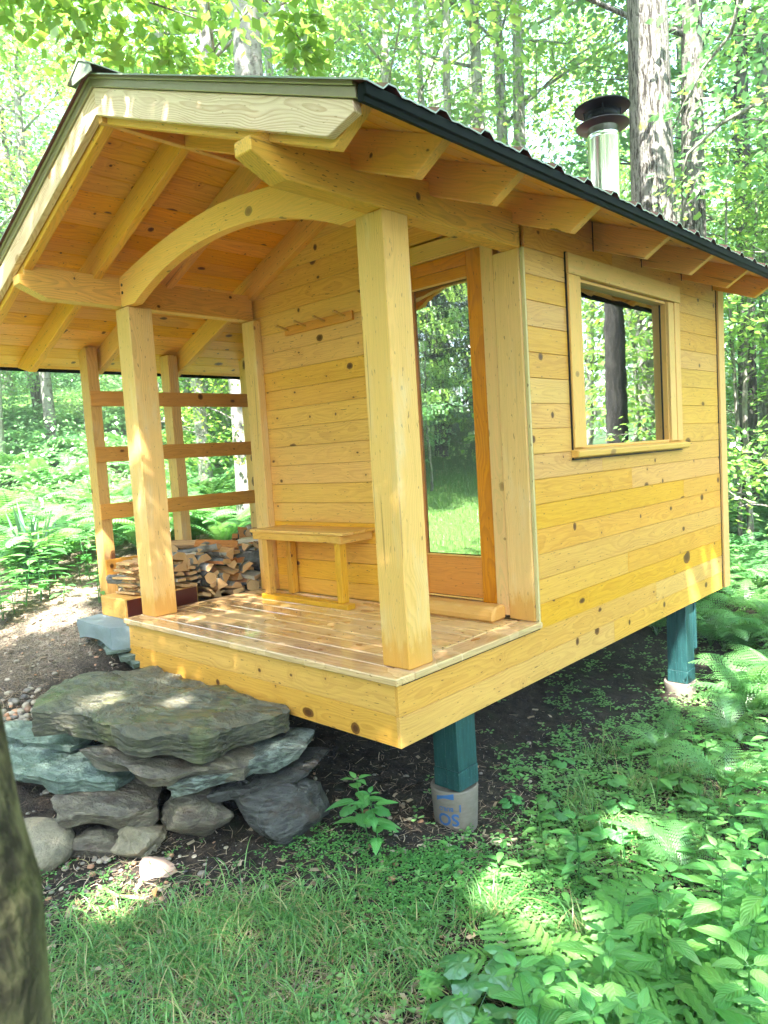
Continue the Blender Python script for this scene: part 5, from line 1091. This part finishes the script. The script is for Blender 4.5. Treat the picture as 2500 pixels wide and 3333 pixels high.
TR = [make_tree(301, 17, .16, 3.5, 3.6, 20, 140, 62, .105, MAT['leaf'], MAT['bark_grey']), make_tree(302, 19, .19, 5.5, 3.4, 20, 120, 62, .105, MAT['leaf2'], MAT['bark_pale']),
      make_tree(303, 14, .10, 2.2, 2.8, 20, 115, 62, .10, MAT['leaf'], MAT['bark_pale'], (.05, .02)), make_tree(304, 16, .13, 3.0, 3.2, 20, 130, 62, .105, MAT['leaf_y'], MAT['bark_grey'], (-.04, .03)),
      make_tree(305, 20, .24, 7.0, 4.2, 22, 150, 62, .11, MAT['leaf2'], MAT['bark_grey']), make_tree(306, 15, .085, 4.5, 2.2, 14, 80, 60, .10, MAT['leaf'], MAT['bark_pale'], (.02, -.05))]
SAP = [make_tree(320 + i, 4.8 + i * .8, .035, .8, 1.7, 13, 62, 80, .085, MAT[('leaf', 'leaf2', 'leaf_y', 'leaf')[i]], MAT['bark_grey'], spr=(.35, .6)) for i in range(4)]
rg = random.Random(77)
placed = [(-.1, 20)]
def free(x, y, dmin): return all((x - a) ** 2 + (y - b) ** 2 > dmin ** 2 for a, b in placed)
def away(x, y): return (x + 1.4) ** 2 / 16 + (y - 2.4) ** 2 / 20 > 1.35
# trees one can single out
def special(az, dist, tm, label, rz=0, s=1.0, name='forest_tree'):
    x, y = polar(az, dist); placed.append((x, y)); return plant_tree(name, tm, x, y, label, None, rz, s)
MAPLE = make_tree(401, 19, .29, 8.0, 5.0, 22, 230, 60, .15, MAT['leaf2'], MAT['bark_maple'], (.006, .0))
special(22.6, 9.4, MAPLE, 'massive furrowed grey trunk standing right of the stove pipe', name='maple_tree')
special(20.0, 10.6, make_tree(402, 18, .17, 7.0, 3.5, 18, 160, 60, .15, MAT['leaf'], MAT['bark_maple'], (.0, .01)), 'slimmer lichen patched trunk close behind the massive grey trunk', name='maple_tree')
special(51.6, 9.2, make_tree(403, 17, .215, 7.5, 4.2, 20, 200, 60, .15, MAT['leaf'], MAT['bark_birch'], (.01, .0)), 'thick pale whitish trunk rising behind the left half of the roof', name='birch_tree')
for az, dist, rz, lb in ((34.9, 15.0, .3, 'left stem of the close trio of pale trunks above the roof middle'), (33.3, 15.6, 2.0, 'middle stem of the close trio of pale trunks above the roof middle'), (32.2, 15.2, 3.6, 'right leaning stem of the close trio of pale trunks above the roof middle')):
    special(az, dist, make_tree(410 + int(az), 18, .155, 7.5, 3.0, 14, 100, 50, .15, MAT['leaf'], MAT['bark_pale'], (.03 * math.sin(rz), .02 * math.cos(rz))), lb, rz)
special(37.6, 14.5, TR[5], 'thin straight pale trunk between the roof peak and the trunk trio', 1.0, 1.1)
special(48.3, 13.5, TR[2], 'slender pale trunk just right of the thick whitish trunk', 4.0, 1.0)
special(40.8, 13.0, TR[2], 'slender pale trunk leaning above the right part of the barge board', 2.3, 1.1)
special(54.2, 9.9, make_tree(420, 12, .11, 4.5, 2.6, 14, 110, 50, .14, MAT['leaf'], MAT['bark_birch'], (-.03, .02)), 'white birch trunk seen through the rack beside the porch wall post', name='birch_tree')
special(67.4, 17.5, make_tree(421, 13, .12, 2.6, 2.6, 18, 190, 60, .10, MAT['leaf'], MAT['bark_birch']), 'white birch trunk on the fern slope left of the rack', name='birch_tree')
special(16.9, 14.0, make_tree(422, 17, .15, 5.0, 3.2, 16, 150, 50, .15, MAT['leaf2'], MAT['bark_dark'], (.01, .0)), 'dark trunk just beyond the right end wall of the cabin')
special(15.5, 18.0, TR[4], 'grey trunk at the right edge beyond the ferns', 1.2, .9)
# random wood in view
n = 0
while n < 76:
    az = rg.uniform(4, 84); ds = 12.5 + 30 * rg.random() ** 1.15; x, y = polar(az, ds)
    if not free(x, y, 1.5) or not away(x, y): continue
    if az > 58 and ds < 16: continue
    placed.append((x, y)); k = rg.choice([0, 1, 2, 3, 5, 5, 1, 1, 2, 5]); plant_tree('forest_tree', TR[k], x, y, ('slim grey barked tree', 'slim pale barked tree', 'thin leaning pale tree', 'yellow green leaved tree', 'stout grey barked tree', 'thin bare stemmed tree')[k] + ' standing in the wood behind the cabin', 'trees of the wood behind the cabin', rg.uniform(0, 6.28), rg.uniform(.8, 1.2)); n += 1
n = 0
while n < 70:
    az = rg.uniform(2, 86); ds = 9.5 + 22 * rg.random() ** 1.1; x, y = polar(az, ds)
    if not free(x, y, .9) or not away(x, y): continue
    if az > 58 and ds < 17: continue
    k = rg.randrange(4); plant_tree('sapling', SAP[k], x, y, ('small green sapling', 'small blue green sapling', 'small yellow green sapling', 'tall thin green sapling')[k] + ' in the undergrowth behind the cabin', 'saplings in the undergrowth', rg.uniform(0, 6.28), rg.uniform(.7, 1.3)); n += 1
# wood around the viewer (outside the frame: light, shade and reflections)
n = 0
while n < 46:
    az = rg.uniform(86, 364); ds = 12 + 26 * rg.random(); x, y = polar(az, ds)
    if not free(x, y, 2.4) or not away(x, y): continue
    lx = x * .62 + y * .78
    if 95 < az < 200 and ds < 21: continue
    placed.append((x, y)); k = rg.randrange(6); plant_tree('forest_tree', TR[k], x, y, 'tree of the wood around the clearing, outside the picture', 'trees around the clearing', rg.uniform(0, 6.28), rg.uniform(.8, 1.05)); n += 1
TRD = [make_tree(350 + i, 15, .2, 1.2, 3.6, 24, 260, 60, .13, MAT['leaf_d'], MAT['bark_dark']) for i in range(2)]
for k in range(26):
    az = 108 + 68 * (k + rg.random()) / 26; ds = rg.uniform(15.5, 23); x, y = polar(az, ds); plant_tree('forest_tree', TRD[k % 2], x, y, 'tree at the far edge of the lawn mirrored in the door', 'trees beyond the lawn', rg.uniform(0, 6.28), rg.uniform(.8, 1.1))
for k in range(34):
    az = 108 + 68 * (k + rg.random()) / 34; ds = rg.uniform(11.5, 17); x, y = polar(az, ds); plant_tree('sapling', SAP[k % 4], x, y, 'bush at the far edge of the lawn mirrored in the door', 'bushes beyond the lawn', rg.uniform(0, 6.28), rg.uniform(.35, .95))
RT = make_tree(430, 16, .165, 7.5, 3.6, 16, 110, 55, .12, MAT['leaf'], bark('black_bark', (.045, .043, .04, 1), (.018, .017, .016, 1)))
plant_tree('forest_tree', RT, 2.3, 7.6, 'dark trunk mirrored in the side window', None, 0, 1.0)
for x, y, k, s in ((5.5, 12.5, 2, 1), (2.6, 15.0, 1, 1), (5.5, 17.0, 3, 1), (7.8, 16.5, 1, 1)): plant_tree('forest_tree', TR[k], x, y, 'tree standing to the right of the picture, mirrored in the side window', 'trees mirrored in the side window', k, s)
for x, y, k in ((3.2, 13.0, 3), (6.5, 13.5, 2), (5.2, 15.8, 0), (1.6, 12.0, 1), (3.9, 11.6, 0), (2.6, 14.5, 2), (4.6, 17.5, 1), (3.4, 17.0, 3), (5.9, 18.5, 2)): plant_tree('sapling', SAP[k], x, y, 'sapling standing to the right of the picture, mirrored in the side window', 'saplings mirrored in the side window', k, 1.4)
# shade trees near the viewer
SH = [make_tree(440 + i, 13, .2, 4.6, 4.0, 20, 200, 60, .14, MAT['leaf'], MAT['bark_grey']) for i in range(2)]
SH.append(make_tree(445, 12, .2, 4.4, 3.8, 22, 420, 60, .13, MAT['leaf'], MAT['bark_grey']))  # unseen dense crown, added to keep sun bands off the side wall
for x, y, k, s, rz in ((4.6, -4.6, 0, 1.0, 0), (2.2, -7.2, 1, 1.0, 1.7), (7.2, -2.4, 0, 1.1, 4.0), (5.2, -9.0, 0, 1.1, 2.0), (3.6, -.9, 2, .95, .8)): gap_tree(plant_tree('shade_tree', SH[k], x, y, 'tree behind the viewer shading the cabin', 'trees behind the viewer', rz, s))

# leaning mossy trunk close to the camera, bottom left
def ray(u, v, dist):
    d = _f + _r * ((u - 1250) / 2380.4) - _u * ((v - 1666.5) / 2380.4); return CAM + d.normalized() * dist
SH_ = Vector((-.0226, -.0212, 0))
FT = [Vector(p) + SH_ for p in ((1.715, -2.395, .55), (1.718, -2.390, .726), (1.699, -2.393, .788), (1.661, -2.39, .941), (1.61, -2.378, 1.08), (1.54, -2.36, 1.3), (1.4, -2.36, 1.8), (1.1, -2.5, 3.0), (.7, -2.8, 4.6), (.4, -3.2, 6.4), (.2, -3.5, 8.3))]
base = Vector((1.66, -2.44, gz(1.66, -2.44) - .1)) + SH_; mid = Vector((1.70, -2.40, .0)) + SH_
e = empty('mossy_tree', base); tag(e, 'blurred mossy trunk leaning in at the bottom left corner, closest to the viewer', 'tree')
mb = tubepath([base, mid] + FT, [.11, .088, .074, .070, .0695, .069, .068, .067, .065, .06, .05, .035, .015], 20, .03, seed=4)
link('trunk', mb.mesh('trunk', MAT['bark_moss'], smooth=True), e)
rgn2 = np.random.default_rng(50); V, F_, A = crown_arrays([(x + rgn2.normal(0, .9), y + rgn2.normal(0, .9), z + rgn2.normal(0, .5), .5) for x, y, z in [(.6, -3.5, 6.4), (.3, -3.8, 7.5), (.2, -3.9, 8.6)] * 22], 50, .12, rgn2); V, F_, A = sungaps(V, A)
link('crown', mesh_np('crown', V, F_, MAT['leaf'], A), e)
# beech whose low boughs hang into the top left of the view
bx, by = polar(80, 7.0); e = empty('beech_tree', (bx, by, gz(bx, by))); tag(e, 'tree at the left whose bright leafy boughs hang over the top left of the roof', 'tree')
mb = MB(); top = Vector((bx, by, 9)); tubepath([(bx, by, gz(bx, by) - .1), (bx, by, 4), top], [.16, .12, .05], 12, .03, mb); spr = []
rr = random.Random(3)
for (u0, v0, d0), (u1, v1, d1), nb in (((-500, -200, 6.4), (640, 60, 5.4), 24), ((-500, -330, 6.4), (330, -40, 5.2), 16), ((-500, -100, 6.6), (1000, -150, 5.8), 12), ((500, -300, 6.0), (980, 130, 5.6), 8)):
    a, b = ray(u0, v0, d0), ray(u1, v1, d1); st_ = Vector((bx, by, 5.0)) if u0 < 0 else ray(300, -320, 6.0)
    tubepath([st_, a, a.lerp(b, .5) + Vector((0, 0, .12)), b], [.03, .02, .012, .004], 6, 0, mb)
    for k in range(nb):
        t = (k + rr.random()) / nb; c = a.lerp(b, t) + Vector((rr.gauss(0, .14), rr.gauss(0, .14), rr.gauss(0, .10) - .04)); spr.append((c.x, c.y, c.z, rr.uniform(.18, .34)))
for u, v in ((985, 60), (1000, 120), (960, 170), (1010, 200), (940, 30), (590, 190), (640, 215), (530, 110)): c = ray(u, v, 5.6); spr.append((c.x, c.y, c.z, .12))
link('trunk', mb.mesh('trunk', MAT['bark_grey'], smooth=True), e)
def uv(c): d = Vector(c) - CAM; k = d.dot(_f); return 1250 + 2380.4 * d.dot(_r) / k, 1666.5 - 2380.4 * d.dot(_u) / k
spr = [q for q in spr if not (735 < uv(q[:3])[0] < 930) and uv(q[:3])[1] < 230]
V, F_, A = crown_arrays(spr, 34, .088, np.random.default_rng(51), .35, .8); V, F_, A = sungaps(V, A); link('crown', mesh_np('crown', V, F_, MAT['leaf_y'], A), e)
# bare bough crossing the top right
e = empty('leaning_bough_tree', (*polar(12.5, 10.5), 0)); e.location.z = gz(e.location.x, e.location.y); tag(e, 'tree out at the right whose bare grey boughs curve across the top right corner', 'tree')
mb = MB(); c0 = Vector(e.location); 
tubepath([c0, c0 + Vector((0, 0, 4)), c0 + Vector((.1, 0, 9))], [.12, .1, .06], 10, .03, mb)
for P5, r_ in (([(2620, 300), (2480, 330), (2350, 400), (2240, 500), (2200, 640)], .032), ([(2420, -60), (2380, 110), (2290, 220), (2230, 330), (2190, 420)], .022), ([(2620, 400), (2520, 395), (2430, 385)], .018), ([(2700, 120), (2560, 110), (2390, 115)], .012)):
    tubepath([ray(u, v, 9.6) for u, v in P5], [r_ * (1 - .16 * i) for i in range(len(P5))], 7, .03, mb)
link('trunk', mb.mesh('trunk', MAT['bark_grey'], smooth=True), e)
sp2 = []
for k in range(60):
    q = ray(rr.uniform(2150, 2900), rr.uniform(-200, 700), rr.uniform(9.2, 11.5)); sp2.append((q.x, q.y, q.z, rr.uniform(.3, .55)))
V, F_, A = crown_arrays(sp2, 26, .11, np.random.default_rng(52)); link('crown', mesh_np('crown', V, F_, MAT['leaf2'], A), e)

# far-off wood: one mass of foliage and thin stems beyond the single trees
rgn3 = np.random.default_rng(60); ns_ = 3600; az = np.radians(rgn3.uniform(-40, 330, ns_)); az[:1900] = np.radians(rgn3.uniform(0, 88, 1900)); ds = rgn3.uniform(30, 62, ns_)
x = CAM.x - np.sin(az) * ds; y = CAM.y + np.cos(az) * ds; z = ground(x, y) + rgn3.random(ns_) ** 1.4 * 11.5
V, F_, A = crown_arrays(np.stack([x, y, z, rgn3.uniform(1.2, 2.6, ns_)], -1), 90, .26, rgn3, .35)
tag(link('distant_wood', mesh_np('distant_wood', V, F_, MAT['leaf2'], A)), 'far-off green wood filling the background', 'woods', kind='stuff')
ns_ = 900; az = np.radians(rgn3.uniform(100, 185, ns_)); ds = rgn3.uniform(25, 42, ns_); x = CAM.x - np.sin(az) * ds; y = CAM.y + np.cos(az) * ds; z = ground(x, y) + rgn3.random(ns_) * 15
V, F_, A = crown_arrays(np.stack([x, y, z, rgn3.uniform(1.0, 2.2, ns_)], -1), 80, .24, rgn3, .35)
tag(link('distant_wood', mesh_np('distant_wood', V, F_, MAT['leaf_d'], A)), 'wood beyond the lawn, behind the viewer', 'woods', kind='stuff')
# low undergrowth mass
ns_ = 900; az = np.radians(rgn3.uniform(2, 80, ns_)); ds = rgn3.uniform(12, 34, ns_); x = CAM.x - np.sin(az) * ds; y = CAM.y + np.cos(az) * ds; z = ground(x, y) + rgn3.uniform(.1, .9, ns_)
V, F_, A = crown_arrays(np.stack([x, y, z, rgn3.uniform(.5, 1.1, ns_)], -1), 80, .09, rgn3, .3)
tag(link('undergrowth', mesh_np('undergrowth', V, F_, MAT['leaf2'], A)), 'low leafy undergrowth covering the forest floor behind the cabin', 'undergrowth', kind='stuff')

# thin even haze volume, added to pale the far wood
if HAZE > 0:
    hz = bpy.data.meshes.new('haze'); bm = bmesh.new(); bmesh.ops.create_cube(bm, size=1)
    for v in bm.verts: v.co = Vector((v.co.x * 900, v.co.y * 900, -6 if v.co.z < 0 else 27))
    bm.to_mesh(hz); bm.free(); m = bpy.data.materials.new('haze'); m.use_nodes = True; t_ = m.node_tree; t_.nodes.clear(); o_ = t_.nodes.new('ShaderNodeOutputMaterial'); v_ = t_.nodes.new('ShaderNodeVolumePrincipled')
    v_.inputs['Color'].default_value = (.9, .95, 1, 1); v_.inputs['Density'].default_value = HAZE; v_.inputs['Anisotropy'].default_value = .2; t_.links.new(v_.outputs[0], o_.inputs[1]); hz.materials.append(m)
    tag(link('haze', hz), kind='stuff')
